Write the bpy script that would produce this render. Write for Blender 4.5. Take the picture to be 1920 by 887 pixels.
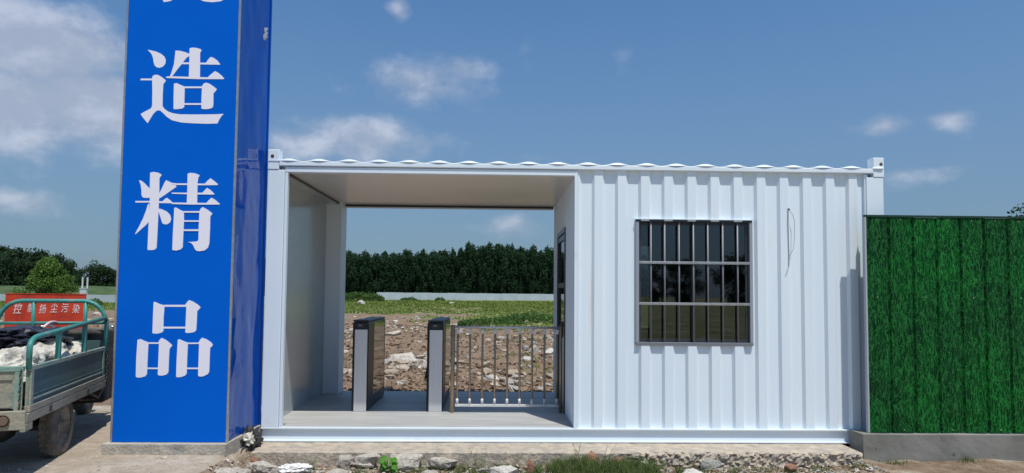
import bpy, bmesh, math, random
import numpy as np
from mathutils import Vector, Matrix, noise as mnoise

for o in list(bpy.data.objects): bpy.data.objects.remove(o, do_unlink=True)
SC = bpy.context.scene
COL = SC.collection
rnd = random.Random(11)

# ------------------------------------------------------------------ camera
YAW, PITCH, ROLL, FPX, EYE = .0242, .0519, .0087, 1263.95, 1.4118
cam_d = bpy.data.cameras.new('camera'); cam = bpy.data.objects.new('camera', cam_d); COL.objects.link(cam)
cy, sy = math.cos(YAW), math.sin(YAW); cp, sp = math.cos(PITCH), math.sin(PITCH); cr, sr = math.cos(ROLL), math.sin(ROLL)
right0 = Vector((cy, -sy, 0)); fwd0 = Vector((sy, cy, 0)); up0 = Vector((0, 0, 1))
fwd = fwd0*cp + up0*sp; up1 = up0*cp - fwd0*sp
right = right0*cr + up1*sr; up = up1*cr - right0*sr
cam.matrix_world = Matrix(((right.x, up.x, -fwd.x, 0), (right.y, up.y, -fwd.y, 0), (right.z, up.z, -fwd.z, EYE), (0, 0, 0, 1)))
cam_d.sensor_fit = 'HORIZONTAL'; cam_d.sensor_width = 36; cam_d.lens = 36*FPX/1920
cam_d.shift_y = 43.95/1920; cam_d.clip_start = .05; cam_d.clip_end = 6000
SC.camera = cam

# ------------------------------------------------------------------ sun, sky, exposure
SUN_DIR = Vector((-.1705, .3392, -.9251)).normalized()          # the way the light travels
SUN_EL = math.asin(-SUN_DIR.z); SUN_AZ = math.atan2(-SUN_DIR.x, -SUN_DIR.y)
sun_d = bpy.data.lights.new('sun', 'SUN'); sun = bpy.data.objects.new('sun', sun_d); COL.objects.link(sun)
sun.rotation_euler = SUN_DIR.to_track_quat('-Z', 'Y').to_euler()
sun.location = (3, -6, 15)
sun_d.energy = 4.3; sun_d.angle = math.radians(.53); sun_d.color = (1.0, .965, .90)
SC.view_settings.view_transform = 'Standard'; SC.view_settings.look = 'None'
SC.view_settings.exposure = 0.0; SC.view_settings.gamma = 1.0

def mnode(nt, op, a, b=None, c=None, clamp=False):
    n = nt.nodes.new('ShaderNodeMath'); n.operation = op; n.use_clamp = clamp
    for i, v in enumerate((a, b, c)):
        if v is None: continue
        if isinstance(v, (int, float)): n.inputs[i].default_value = v
        else: nt.links.new(v, n.inputs[i])
    return n.outputs[0]
def smooth(nt, v, a, b, lo=0., hi=1.):
    n = nt.nodes.new('ShaderNodeMapRange'); n.interpolation_type = 'SMOOTHSTEP'
    nt.links.new(v, n.inputs[0]); n.inputs[1].default_value = a; n.inputs[2].default_value = b
    n.inputs[3].default_value = lo; n.inputs[4].default_value = hi
    return n.outputs[0]
def mixc(nt, f, a, b, mode='MIX'):
    n = nt.nodes.new('ShaderNodeMix'); n.data_type = 'RGBA'; n.blend_type = mode
    for i, v in ((0, f), (6, a), (7, b)):
        if isinstance(v, (int, float)): n.inputs[i].default_value = v
        elif isinstance(v, tuple): n.inputs[i].default_value = (*v, 1) if len(v) == 3 else v
        else: nt.links.new(v, n.inputs[i])
    return n.outputs[2]
def noise(nt, vec, scale, detail=4, rough=.55, dist=0., w=None):
    n = nt.nodes.new('ShaderNodeTexNoise'); n.inputs['Scale'].default_value = scale
    n.inputs['Detail'].default_value = detail; n.inputs['Roughness'].default_value = rough
    n.inputs['Distortion'].default_value = dist
    if vec is not None: nt.links.new(vec, n.inputs['Vector'])
    return n.outputs['Fac']

world = bpy.data.worlds.new('World'); SC.world = world; world.use_nodes = True
wn = world.node_tree; wn.nodes.clear()
w_out = wn.nodes.new('ShaderNodeOutputWorld'); bg = wn.nodes.new('ShaderNodeBackground'); wn.links.new(bg.outputs[0], w_out.inputs[0])
sky = wn.nodes.new('ShaderNodeTexSky'); sky.sky_type = 'NISHITA'; sky.sun_disc = False
sky.sun_elevation = SUN_EL; sky.sun_rotation = SUN_AZ; sky.altitude = 0; sky.air_density = 1.0; sky.dust_density = 1.0; sky.ozone_density = 1.5
tc = wn.nodes.new('ShaderNodeTexCoord'); sep = wn.nodes.new('ShaderNodeSeparateXYZ'); wn.links.new(tc.outputs['Generated'], sep.inputs[0])
az = mnode(wn, 'ARCTAN2', sep.outputs[0], sep.outputs[1]); el = mnode(wn, 'ARCSINE', sep.outputs[2])
vm = wn.nodes.new('ShaderNodeVectorMath'); vm.operation = 'MULTIPLY'; wn.links.new(tc.outputs['Generated'], vm.inputs[0]); vm.inputs[1].default_value = (1, 1, 1.45)
cn = noise(wn, vm.outputs[0], 12, 10, .60, .0); cn2 = noise(wn, vm.outputs[0], 2.6, 4, .5)
# cumulus wisps: azimuth, elevation, half width, half height, weight (radians)
CLOUDS = [(-.60, .295, .10, .050, 1.3), (-.545, .24, .11, .050, 1.25), (-.64, .225, .10, .05, 1.25), (-.64, .32, .05, .035, .95), (-.62, .108, .055, .018, .8), (-.125, .312, .065, .026, .85), (-.062, .325, .05, .030, .85), (-.09, .295, .10, .026, .75),
          (-.19, .225, .085, .036, .95), (-.26, .212, .08, .026, .75), (-.11, .222, .06, .024, .75), (-.148, .405, .016, .018, .72), (.042, .355, .022, .028, .55), (.185, .345, .02, .018, .4),
          (.535, .222, .035, .015, .78), (.603, .222, .032, .013, .78), (.565, .158, .05, .013, .55), (.02, .105, .045, .022, .75), (.06, .20, .06, .014, .5), (-.02, .10, .07, .014, .45), (-.20, .085, .05, .012, .35),
          (1.3, .35, .2, .06, .8), (2.3, .5, .25, .08, .9), (-1.5, .4, .2, .07, .9), (-2.5, .3, .3, .06, .8), (3.0, .25, .2, .05, .8), (.3, .8, .2, .08, .7), (-.8, .9, .3, .1, .7), (1.8, .2, .15, .03, .7), (-1.1, .25, .12, .04, .7)]
acc = None
for a, e, ra, re_, wgt in CLOUDS:
    ra *= 1.22; re_ *= 1.18
    dx = mnode(wn, 'DIVIDE', mnode(wn, 'SUBTRACT', az, a), ra); dy = mnode(wn, 'DIVIDE', mnode(wn, 'SUBTRACT', el, e), re_); dy = mnode(wn, 'MAXIMUM', mnode(wn, 'MULTIPLY', dy, 1.25), mnode(wn, 'MULTIPLY', dy, -.85))
    d = mnode(wn, 'ADD', mnode(wn, 'MULTIPLY', dx, dx), mnode(wn, 'MULTIPLY', dy, dy))
    g = mnode(wn, 'MULTIPLY', mnode(wn, 'EXPONENT', mnode(wn, 'MULTIPLY', d, -1.0)), wgt)
    acc = g if acc is None else mnode(wn, 'MAXIMUM', acc, g)
cd = mnode(wn, 'ADD', acc, mnode(wn, 'MULTIPLY', mnode(wn, 'SUBTRACT', cn, .5), 1.45))
cd = mnode(wn, 'ADD', cd, mnode(wn, 'MULTIPLY', mnode(wn, 'SUBTRACT', cn2, .5), .35))
cloud = smooth(wn, cd, .22, 1.05, 0, .74)
skyc = mixc(wn, 1.0, sky.outputs[0], (.60, .89, 1.09), 'MULTIPLY')
hz = smooth(wn, el, -.02, .5, .72, 0.)                            # pale summer air low down
skyc = mixc(wn, hz, skyc, (1.46, 1.95, 2.72))
ccol = mixc(wn, smooth(wn, cn, .42, .66), (3.6, 4.05, 5.0), (5.2, 5.6, 6.6))
wcol = mixc(wn, cloud, skyc, ccol)
wn.links.new(wcol, bg.inputs[0]); bg.inputs[1].default_value = .118

# ------------------------------------------------------------------ materials
MATS = {}
def mat(name, col, rough=.6, metal=0., col2=None, nscale=6, nlo=.35, nhi=.65, bump=0., bscale=40, spec=None, coat=0., dirt=None, dscale=3, dlo=.5, dhi=.75, stretch=None, detail=6, rvar=0.):
    m = bpy.data.materials.new(name); m.use_nodes = True; nt = m.node_tree; p = nt.nodes['Principled BSDF']
    p.inputs['Roughness'].default_value = rough; p.inputs['Metallic'].default_value = metal; p.inputs['Base Color'].default_value = (*col, 1)
    if spec is not None: p.inputs['Specular IOR Level'].default_value = spec
    if coat: p.inputs['Coat Weight'].default_value = coat; p.inputs['Coat Roughness'].default_value = .08
    t = nt.nodes.new('ShaderNodeTexCoord'); vec = t.outputs['Object']
    if stretch:
        mp = nt.nodes.new('ShaderNodeMapping'); mp.inputs['Scale'].default_value = stretch; nt.links.new(vec, mp.inputs[0]); vec = mp.outputs[0]
    c = None
    if col2 is not None:
        f = smooth(nt, noise(nt, vec, nscale, detail, .6), nlo, nhi); c = mixc(nt, f, col, col2)
    if dirt is not None:
        f = smooth(nt, noise(nt, vec, dscale, 8, .68, .4), dlo, dhi); c = mixc(nt, f, c if c is not None else col, dirt)
        if rvar: nt.links.new(mnode(nt, 'ADD', mnode(nt, 'MULTIPLY', f, rvar), rough, clamp=True), p.inputs['Roughness'])
    if c is not None: nt.links.new(c, p.inputs['Base Color'])
    if bump:
        b = nt.nodes.new('ShaderNodeBump'); b.inputs['Strength'].default_value = bump; b.inputs['Distance'].default_value = .02
        nt.links.new(noise(nt, vec, bscale, 6, .6), b.inputs['Height']); nt.links.new(b.outputs[0], p.inputs['Normal'])
    MATS[name] = m
    return m
mat('white_paint', (.69, .775, .84), .42, col2=(.73, .80, .86), nscale=1.2, bump=.05, bscale=3, dirt=(.60, .60, .57), dscale=2.2, dlo=.60, dhi=.85)
mat('white_sheet', (.70, .785, .85), .42, col2=(.735, .81, .865), nscale=1.0, bump=.05, bscale=2.5, dirt=(.64, .64, .62), dscale=1.0, dlo=.54, dhi=.80, stretch=(6, 6, .35))
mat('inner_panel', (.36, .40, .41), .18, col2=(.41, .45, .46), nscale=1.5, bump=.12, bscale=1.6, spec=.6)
mat('ceiling_paint', (.60, .585, .575), .22, col2=(.66, .63, .60), nscale=1.1, bump=.1, bscale=1.5)
mat('grey_floor', (.36, .355, .34), .5, col2=(.44, .43, .41), nscale=4, stretch=(.35, 3, 1), bump=.1, bscale=30, dirt=(.56, .53, .48), dscale=2.5, dlo=.5, dhi=.8)
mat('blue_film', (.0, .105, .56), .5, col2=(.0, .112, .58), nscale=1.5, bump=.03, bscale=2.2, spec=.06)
mat('blue_side', (.0, .055, .34), .04, col2=(.0, .065, .38), nscale=1.2, bump=.03, bscale=1.2, spec=.22)  # same film as the front, its shade darkened into the colour
mat('white_vinyl', (.78, .76, .84), .45)
mat('aluminium', (.52, .52, .52), .35, .85, col2=(.42, .42, .42), nscale=20)
mat('brushed_steel', (.60, .59, .59), .5, .55, col2=(.66, .65, .65), nscale=3, stretch=(30, 30, 1))
mat('mirror_steel', (.30, .29, .27), .05, 1.0, bump=.03, bscale=3)
mat('rail_steel', (.34, .25, .16), .34, .45, col2=(.40, .31, .21), nscale=10)  # brown tint paints in the soil mirrored by the steel
mat('sunlit_steel', (.66, .66, .64), .5, .2, col2=(.55, .55, .54), nscale=12)  # gate steel made paler, sunlight put into the colour
mat('sill_grey', (.20, .21, .24), .45, .3)
mat('rubble_tan', (.45, .375, .29), .95, col2=(.30, .24, .18), nscale=9, bump=.8, bscale=30, dirt=(.55, .50, .43), dscale=4, dlo=.5, dhi=.7)
mat('black_case', (.018, .018, .022), .38, col2=(.024, .024, .028), nscale=3, spec=.28)
mat('black_plastic', (.02, .02, .022), .4)
mat('dark_frame', (.05, .052, .06), .35, .4)
mat('window_alu', (.42, .44, .48), .38, .6)
mat('bar_steel', (.22, .225, .24), .6, .5)
mat('room_paint', (.62, .62, .62), .7)
mat('concrete', (.36, .33, .28), .9, col2=(.46, .42, .35), nscale=7, bump=.6, bscale=45, dirt=(.25, .24, .225), dscale=5, dlo=.55, dhi=.7)
mat('smooth_concrete', (.175, .172, .150), .85, col2=(.225, .22, .195), nscale=3, bump=.15, bscale=60, dirt=(.06, .06, .06), dscale=6.5, dlo=.62, dhi=.69)
mat('footing_concrete', (.50, .42, .32), .95, col2=(.34, .295, .245), nscale=9, bump=1.0, bscale=24, dirt=(.20, .18, .165), dscale=22, dlo=.55, dhi=.7)
mat('pale_chunk', (.56, .51, .44), .95, col2=(.40, .35, .29), nscale=12, bump=.8, bscale=30, dirt=(.25, .21, .17), dscale=7, dlo=.55, dhi=.8)
mat('grey_stone', (.28, .265, .24), .9, col2=(.40, .38, .345), nscale=14, bump=.8, bscale=30)
mat('white_stone', (.62, .585, .53), .85, col2=(.44, .41, .36), nscale=15, bump=.5, bscale=40)
mat('red_brick', (.42, .17, .10), .95, col2=(.50, .27, .18), nscale=18, bump=.9, bscale=60, dirt=(.45, .38, .3), dscale=9, dlo=.5, dhi=.75)
mat('cast_black', (.03, .03, .03), .7, col2=(.07, .065, .06), nscale=20, bump=.8, bscale=40)
mat('foil', (.80, .79, .77), .4, .15, col2=(.6, .59, .57), nscale=14, bump=.5, bscale=30)
mat('red_board', (.62, .055, .014), .5, col2=(.42, .03, .012), nscale=1.6, dirt=(.40, .10, .06), dscale=3, dlo=.6, dhi=.8)
mat('chalk_paint', (.80, .62, .62), .8, col2=(.72, .45, .42), nscale=20)
mat('teal_paint', (.035, .21, .18), .5, col2=(.05, .26, .22), nscale=6, bump=.2, bscale=40, dirt=(.22, .24, .20), dscale=8, dlo=.52, dhi=.75)
mat('teal_panel', (.045, .095, .095), .55, col2=(.06, .12, .115), nscale=5, bump=.2, bscale=20, dirt=(.20, .22, .19), dscale=4, dlo=.55, dhi=.85)
mat('teal_worn', (.13, .27, .22), .65, col2=(.28, .33, .26), nscale=7, bump=.3, bscale=30, dirt=(.36, .33, .26), dscale=9, dlo=.45, dhi=.65)
mat('muddy_paint', (.31, .28, .21), .85, col2=(.24, .24, .19), nscale=6, bump=.4, bscale=30, dirt=(.13, .16, .13), dscale=8, dlo=.55, dhi=.75)
mat('chassis', (.035, .03, .027), .8, col2=(.10, .085, .065), nscale=8, bump=.4)
mat('rubber', (.10, .09, .075), .95, col2=(.30, .26, .205), nscale=5, nlo=.35, nhi=.7, bump=.5, bscale=50)  # muddy rubber, mud lightened in place of sun on the wheel
mat('rim_paint', (.36, .31, .25), .8, col2=(.16, .135, .11), nscale=14, bump=.3)
mat('tarp', (.014, .014, .02), .42, col2=(.03, .03, .045), nscale=9, bump=.5, bscale=14)
mat('sack', (.60, .57, .50), .8, col2=(.45, .42, .35), nscale=8, bump=.6, bscale=26)
mat('clear_sheet', (.42, .47, .52), .2, col2=(.6, .64, .68), nscale=7, bump=.8, bscale=10)
mat('pink_rod', (.7, .5, .5), .5)
mat('lamp_red', (.25, .02, .01), .3, col2=(.2, .12, .07), nscale=10)
mat('lamp_amber', (.15, .10, .065), .4)
mat('seat_vinyl', (.02, .02, .02), .5)
mat('far_fence_sheet', (.44, .50, .54), .5, col2=(.37, .43, .47), nscale=.3)
mat('far_wall_plaster', (.55, .57, .58), .8)
mat('soil_clod', (.17, .112, .072), .95, col2=(.27, .19, .13), nscale=5, bump=.6, bscale=30)
mat('bank_grass', (.035, .065, .018), .9, col2=(.06, .10, .025), nscale=.6, bump=.8, bscale=3)
mat('bark', (.09, .075, .06), .95, col2=(.14, .12, .10), nscale=3, bump=.5, bscale=12)
mat('cable_grey', (.38, .40, .44), .5)
mat('dry_stem', (.32, .30, .17), .8)

def leaf_mat(name, a, b, c=None, scale=.35, trans=.25):
    m = bpy.data.materials.new(name); m.use_nodes = True; nt = m.node_tree; p = nt.nodes['Principled BSDF']
    t = nt.nodes.new('ShaderNodeTexCoord'); g = nt.nodes.new('ShaderNodeNewGeometry'); oi = nt.nodes.new('ShaderNodeObjectInfo')
    f = smooth(nt, noise(nt, t.outputs['Object'], scale, 3), .35, .65)
    k = mixc(nt, f, a, b)
    k = mixc(nt, mnode(nt, 'MULTIPLY', g.outputs['Random Per Island'], .5), k, c or b)
    k = mixc(nt, mnode(nt, 'MULTIPLY', oi.outputs['Random'], .35), k, a)
    nt.links.new(k, p.inputs['Base Color']); p.inputs['Roughness'].default_value = .7; p.inputs['Specular IOR Level'].default_value = .12
    tr = nt.nodes.new('ShaderNodeBsdfTranslucent'); nt.links.new(k, tr.inputs[0]); mx = nt.nodes.new('ShaderNodeMixShader'); mx.inputs[0].default_value = trans
    nt.links.new(p.outputs[0], mx.inputs[1]); nt.links.new(tr.outputs[0], mx.inputs[2]); nt.links.new(mx.outputs[0], nt.nodes['Material Output'].inputs[0])
    MATS[name] = m
leaf_mat('poplar_leaf', (.018, .042, .024), (.032, .070, .030), (.045, .10, .032), .25)
leaf_mat('dark_leaf', (.022, .045, .022), (.035, .070, .026), (.05, .085, .03), .3)
leaf_mat('bright_leaf', (.075, .14, .030), (.12, .21, .045), (.15, .25, .06), .6)
leaf_mat('bush_leaf', (.05, .11, .025), (.09, .17, .04), (.11, .18, .05), .6)
leaf_mat('field_grass', (.12, .19, .03), (.19, .26, .05), (.40, .36, .16), .15)
leaf_mat('front_grass', (.05, .105, .022), (.10, .17, .04), (.30, .28, .13), 5.0)
leaf_mat('weed_leaf', (.08, .22, .03), (.12, .30, .05), None, 4)

def glass_mat(name='glass', tint=(.36, .38, .40, 1)):
    m = bpy.data.materials.new(name); m.use_nodes = True; nt = m.node_tree; nt.nodes.remove(nt.nodes['Principled BSDF'])
    tr = nt.nodes.new('ShaderNodeBsdfTransparent'); tr.inputs[0].default_value = tint
    gl = nt.nodes.new('ShaderNodeBsdfGlossy'); gl.inputs['Roughness'].default_value = .02; gl.inputs[0].default_value = (.85, .88, .92, 1)
    fr = nt.nodes.new('ShaderNodeFresnel'); fr.inputs[0].default_value = 1.95
    mx = nt.nodes.new('ShaderNodeMixShader'); nt.links.new(fr.outputs[0], mx.inputs[0]); nt.links.new(tr.outputs[0], mx.inputs[1]); nt.links.new(gl.outputs[0], mx.inputs[2])
    nt.links.new(mx.outputs[0], nt.nodes['Material Output'].inputs[0]); MATS[name] = m
glass_mat(); glass_mat('clear_glass', (.93, .95, .95, 1))

def fence_mat():                                                   # steel sheet printed with a photograph of grass
    m = bpy.data.materials.new('printed_grass'); m.use_nodes = True; nt = m.node_tree; p = nt.nodes['Principled BSDF']
    t = nt.nodes.new('ShaderNodeTexCoord')
    cur = None
    for i, (rot, sx, sz) in enumerate(((.26, 31, 6.2), (-.30, 34, 7.), (.0, 28, 5.8), (.55, 28, 8.))):
        mp = nt.nodes.new('ShaderNodeMapping'); mp.inputs['Rotation'].default_value = (0, rot, 0); mp.inputs['Scale'].default_value = (sx, 1, sz)
        mp.inputs['Location'].default_value = (i*3.3, i*7.1, 0)
        nt.links.new(t.outputs['Object'], mp.inputs[0])
        a_ = mnode(nt, 'ABSOLUTE', mnode(nt, 'SUBTRACT', noise(nt, mp.outputs[0], 1.0, 1, .5, .5), .5))
        f = smooth(nt, a_, .024, .005)                              # thin strands along the noise's mid level
        cur = f if cur is None else mnode(nt, 'MAXIMUM', cur, f)
    big = smooth(nt, noise(nt, t.outputs['Object'], 1.6, 5, .6), .35, .68)
    mid = smooth(nt, noise(nt, t.outputs['Object'], 9, 4, .6), .35, .65)
    base = mixc(nt, big, (.001, .026, .007), (.001, .050, .008))
    base = mixc(nt, mnode(nt, 'MULTIPLY', mid, .5), base, (.001, .016, .006))
    hi = mixc(nt, big, (.022, .13, .034), (.020, .20, .034))
    c = mixc(nt, mnode(nt, 'MULTIPLY', cur, .85), base, hi)
    p.inputs['Specular IOR Level'].default_value = .1
    nt.links.new(c, p.inputs['Base Color']); p.inputs['Roughness'].default_value = .45
    MATS['printed_grass'] = m
fence_mat()

def ground_mat():
    m = bpy.data.materials.new('site_ground'); m.use_nodes = True; nt = m.node_tree; p = nt.nodes['Principled BSDF']
    t = nt.nodes.new('ShaderNodeTexCoord'); v = t.outputs['Object']
    at = nt.nodes.new('ShaderNodeAttribute'); at.attribute_name = 'cover'; sp3 = nt.nodes.new('ShaderNodeSeparateColor'); nt.links.new(at.outputs['Color'], sp3.inputs[0])
    n1 = smooth(nt, noise(nt, v, 1.3, 8, .65), .35, .65); n2 = smooth(nt, noise(nt, v, 9, 8, .7), .38, .62); n3 = smooth(nt, noise(nt, v, 60, 5, .7), .35, .65)
    soil = mixc(nt, n1, (.145, .095, .06), (.27, .19, .13)); soil = mixc(nt, mnode(nt, 'MULTIPLY', n2, .6), soil, (.33, .25, .175))
    soil = mixc(nt, mnode(nt, 'MULTIPLY', n3, .45), soil, (.13, .09, .06))
    sand = mixc(nt, n1, (.47, .39, .305), (.58, .51, .42)); sand = mixc(nt, mnode(nt, 'MULTIPLY', n2, .6), sand, (.35, .28, .21)); mpv = nt.nodes.new('ShaderNodeMapping'); mpv.inputs['Scale'].default_value = (1.1, 5, 1); nt.links.new(v, mpv.inputs[0]); sand = mixc(nt, smooth(nt, noise(nt, mpv.outputs[0], 2.2, 8, .7, .5), .48, .66, 0, .6), sand, (.30, .235, .17))
    sand = mixc(nt, mnode(nt, 'MULTIPLY', n3, .4), sand, (.25, .195, .14))
    grass = mixc(nt, n1, (.095, .14, .028), (.15, .20, .045)); straw = smooth(nt, noise(nt, v, .45, 7, .68), .44, .62); grass = mixc(nt, mnode(nt, 'MULTIPLY', straw, .8), grass, (.33, .29, .17)); grass = mixc(nt, mnode(nt, 'MULTIPLY', n2, .35), grass, (.20, .18, .10))
    # edges of the patches broken up by noise
    fs = smooth(nt, mnode(nt, 'ADD', sp3.outputs[0], mnode(nt, 'MULTIPLY', mnode(nt, 'SUBTRACT', noise(nt, v, 3, 6, .65), .5), 1.0)), .35, .65)
    fg = smooth(nt, mnode(nt, 'ADD', sp3.outputs[1], mnode(nt, 'MULTIPLY', mnode(nt, 'SUBTRACT', noise(nt, v, .6, 8, .65), .5), 1.2)), .40, .60)
    c = mixc(nt, fs, soil, sand); c = mixc(nt, fg, c, grass)
    nt.links.new(c, p.inputs['Base Color']); p.inputs['Roughness'].default_value = .95; p.inputs['Specular IOR Level'].default_value = .2
    b = nt.nodes.new('ShaderNodeBump'); b.inputs['Strength'].default_value = .9; b.inputs['Distance'].default_value = .03
    hsum = mnode(nt, 'ADD', noise(nt, v, 14, 8, .7), mnode(nt, 'MULTIPLY', noise(nt, v, 70, 4, .6), .5))
    nt.links.new(hsum, b.inputs['Height']); nt.links.new(b.outputs[0], p.inputs['Normal']); MATS['ground'] = m
ground_mat()

# ------------------------------------------------------------------ mesh helpers
class MB:
    def __init__(s): s.v = []; s.f = []
    def add(s, vs, fs):
        n = len(s.v); s.v.extend(tuple(p) for p in vs); s.f.extend(tuple(i+n for i in f) for f in fs); return s
    def box(s, a, b):
        x0, y0, z0 = a; x1, y1, z1 = b
        return s.add([(x0,y0,z0),(x1,y0,z0),(x1,y1,z0),(x0,y1,z0),(x0,y0,z1),(x1,y0,z1),(x1,y1,z1),(x0,y1,z1)],
                     [(0,3,2,1),(4,5,6,7),(0,1,5,4),(1,2,6,5),(2,3,7,6),(3,0,4,7)])
    def tube(s, path, r, n=8, cap=True, taper=None):
        P = [Vector(p) for p in path]; rings = []; prev = None
        for i, p in enumerate(P):
            t = (P[min(i+1, len(P)-1)] - P[max(i-1, 0)]).normalized()
            if prev is None:
                ref = Vector((0, 0, 1)) if abs(t.z) < .9 else Vector((1, 0, 0)); u = t.cross(ref).normalized()
            else: u = (prev - t*prev.dot(t)).normalized()
            w = t.cross(u); prev = u; rr = r if taper is None else r*taper[i]
            rings.append([p + u*math.cos(2*math.pi*(k+.5)/n)*rr + w*math.sin(2*math.pi*(k+.5)/n)*rr for k in range(n)])
        vs = [q for ring in rings for q in ring]
        fs = [(i*n+k, i*n+(k+1) % n, (i+1)*n+(k+1) % n, (i+1)*n+k) for i in range(len(P)-1) for k in range(n)]
        if cap: fs += [tuple(range(n-1, -1, -1)), tuple((len(P)-1)*n+k for k in range(n))]
        return s.add(vs, fs)
    def prism(s, poly, y0, y1):                                    # poly in (x, z), thickness along y
        n = len(poly); vs = [(x, y0, z) for x, z in poly] + [(x, y1, z) for x, z in poly]
        return s.add(vs, [tuple(range(n)), tuple(range(2*n-1, n-1, -1))] + [(i, n+i, n+(i+1) % n, (i+1) % n) for i in range(n)])
    def lathe(s, prof, c, axis, n=28):                             # prof: (radius, along axis)
        ax = Vector(axis).normalized(); ref = Vector((0, 0, 1)) if abs(ax.z) < .9 else Vector((1, 0, 0)); u = ax.cross(ref).normalized(); w = ax.cross(u); c = Vector(c)
        vs = [c + ax*h + (u*math.cos(2*math.pi*k/n) + w*math.sin(2*math.pi*k/n))*r for r, h in prof for k in range(n)]
        return s.add(vs, [(i*n+k, i*n+(k+1) % n, (i+1)*n+(k+1) % n, (i+1)*n+k) for i in range(len(prof)-1) for k in range(n)])
    def build(s, name, m, parent=None, label=None, smooth_=False, bevel=0., local=False, kind=None):
        off = Vector((0, 0, 0)) if (parent is None or local) else parent_origin(parent)
        me = bpy.data.meshes.new(name); me.from_pydata([(p[0]-off.x, p[1]-off.y, p[2]-off.z) for p in s.v], [], s.f)
        me.materials.append(MATS[m]); me.validate()
        if smooth_: me.polygons.foreach_set('use_smooth', [True]*len(me.polygons))
        o = bpy.data.objects.new(name, me); COL.objects.link(o)
        if parent is not None: o.parent = parent
        if label: o['label'] = label
        if kind: o['kind'] = kind
        if bevel:
            b = o.modifiers.new('bevel', 'BEVEL'); b.width = bevel; b.segments = 2; b.limit_method = 'ANGLE'
        return o
def parent_origin(o):
    p = Vector((0, 0, 0))
    while o is not None: p += o.location; o = o.parent
    return p
def thing(name, label, cat, loc=(0, 0, 0), rz=0., group=None):
    o = bpy.data.objects.new(name, None); COL.objects.link(o); o.location = loc; o.rotation_euler = (0, 0, rz); o.empty_display_size = .2
    return tag(o, label, cat, group)
def tag(o, label=None, cat=None, group=None, kind=None):
    if label: o['label'] = label
    if cat: o['category'] = cat
    if group: o['group'] = group
    if kind: o['kind'] = kind
    return o
def recentre(o):                                                   # put a one-mesh thing's origin at its base
    co = [v.co for v in o.data.vertices]; c = Vector(((min(p.x for p in co)+max(p.x for p in co))/2, (min(p.y for p in co)+max(p.y for p in co))/2, min(p.z for p in co)))
    o.data.transform(Matrix.Translation(-c)); o.location = c; return o
def copy_of(o, loc=None, rz=None, label=None, scale=None):
    c = o.copy(); COL.objects.link(c)
    if loc is not None: c.location = loc
    if rz is not None: c.rotation_euler = (0, 0, rz)
    if scale is not None: c.scale = scale
    if label: c['label'] = label
    for ch in o.children:
        k = ch.copy(); COL.objects.link(k); k.parent = c
        for g in ch.children: q = g.copy(); COL.objects.link(q); q.parent = k
    return c
def fbm(x, y, z=0., o=4):
    return mnoise.fractal(Vector((x, y, z)), 1.0, 2.0, o, noise_basis='PERLIN_ORIGINAL')
def sstep(a, b, x):
    t = max(0., min(1., (x-a)/(b-a))); return t*t*(3-2*t)

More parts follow.
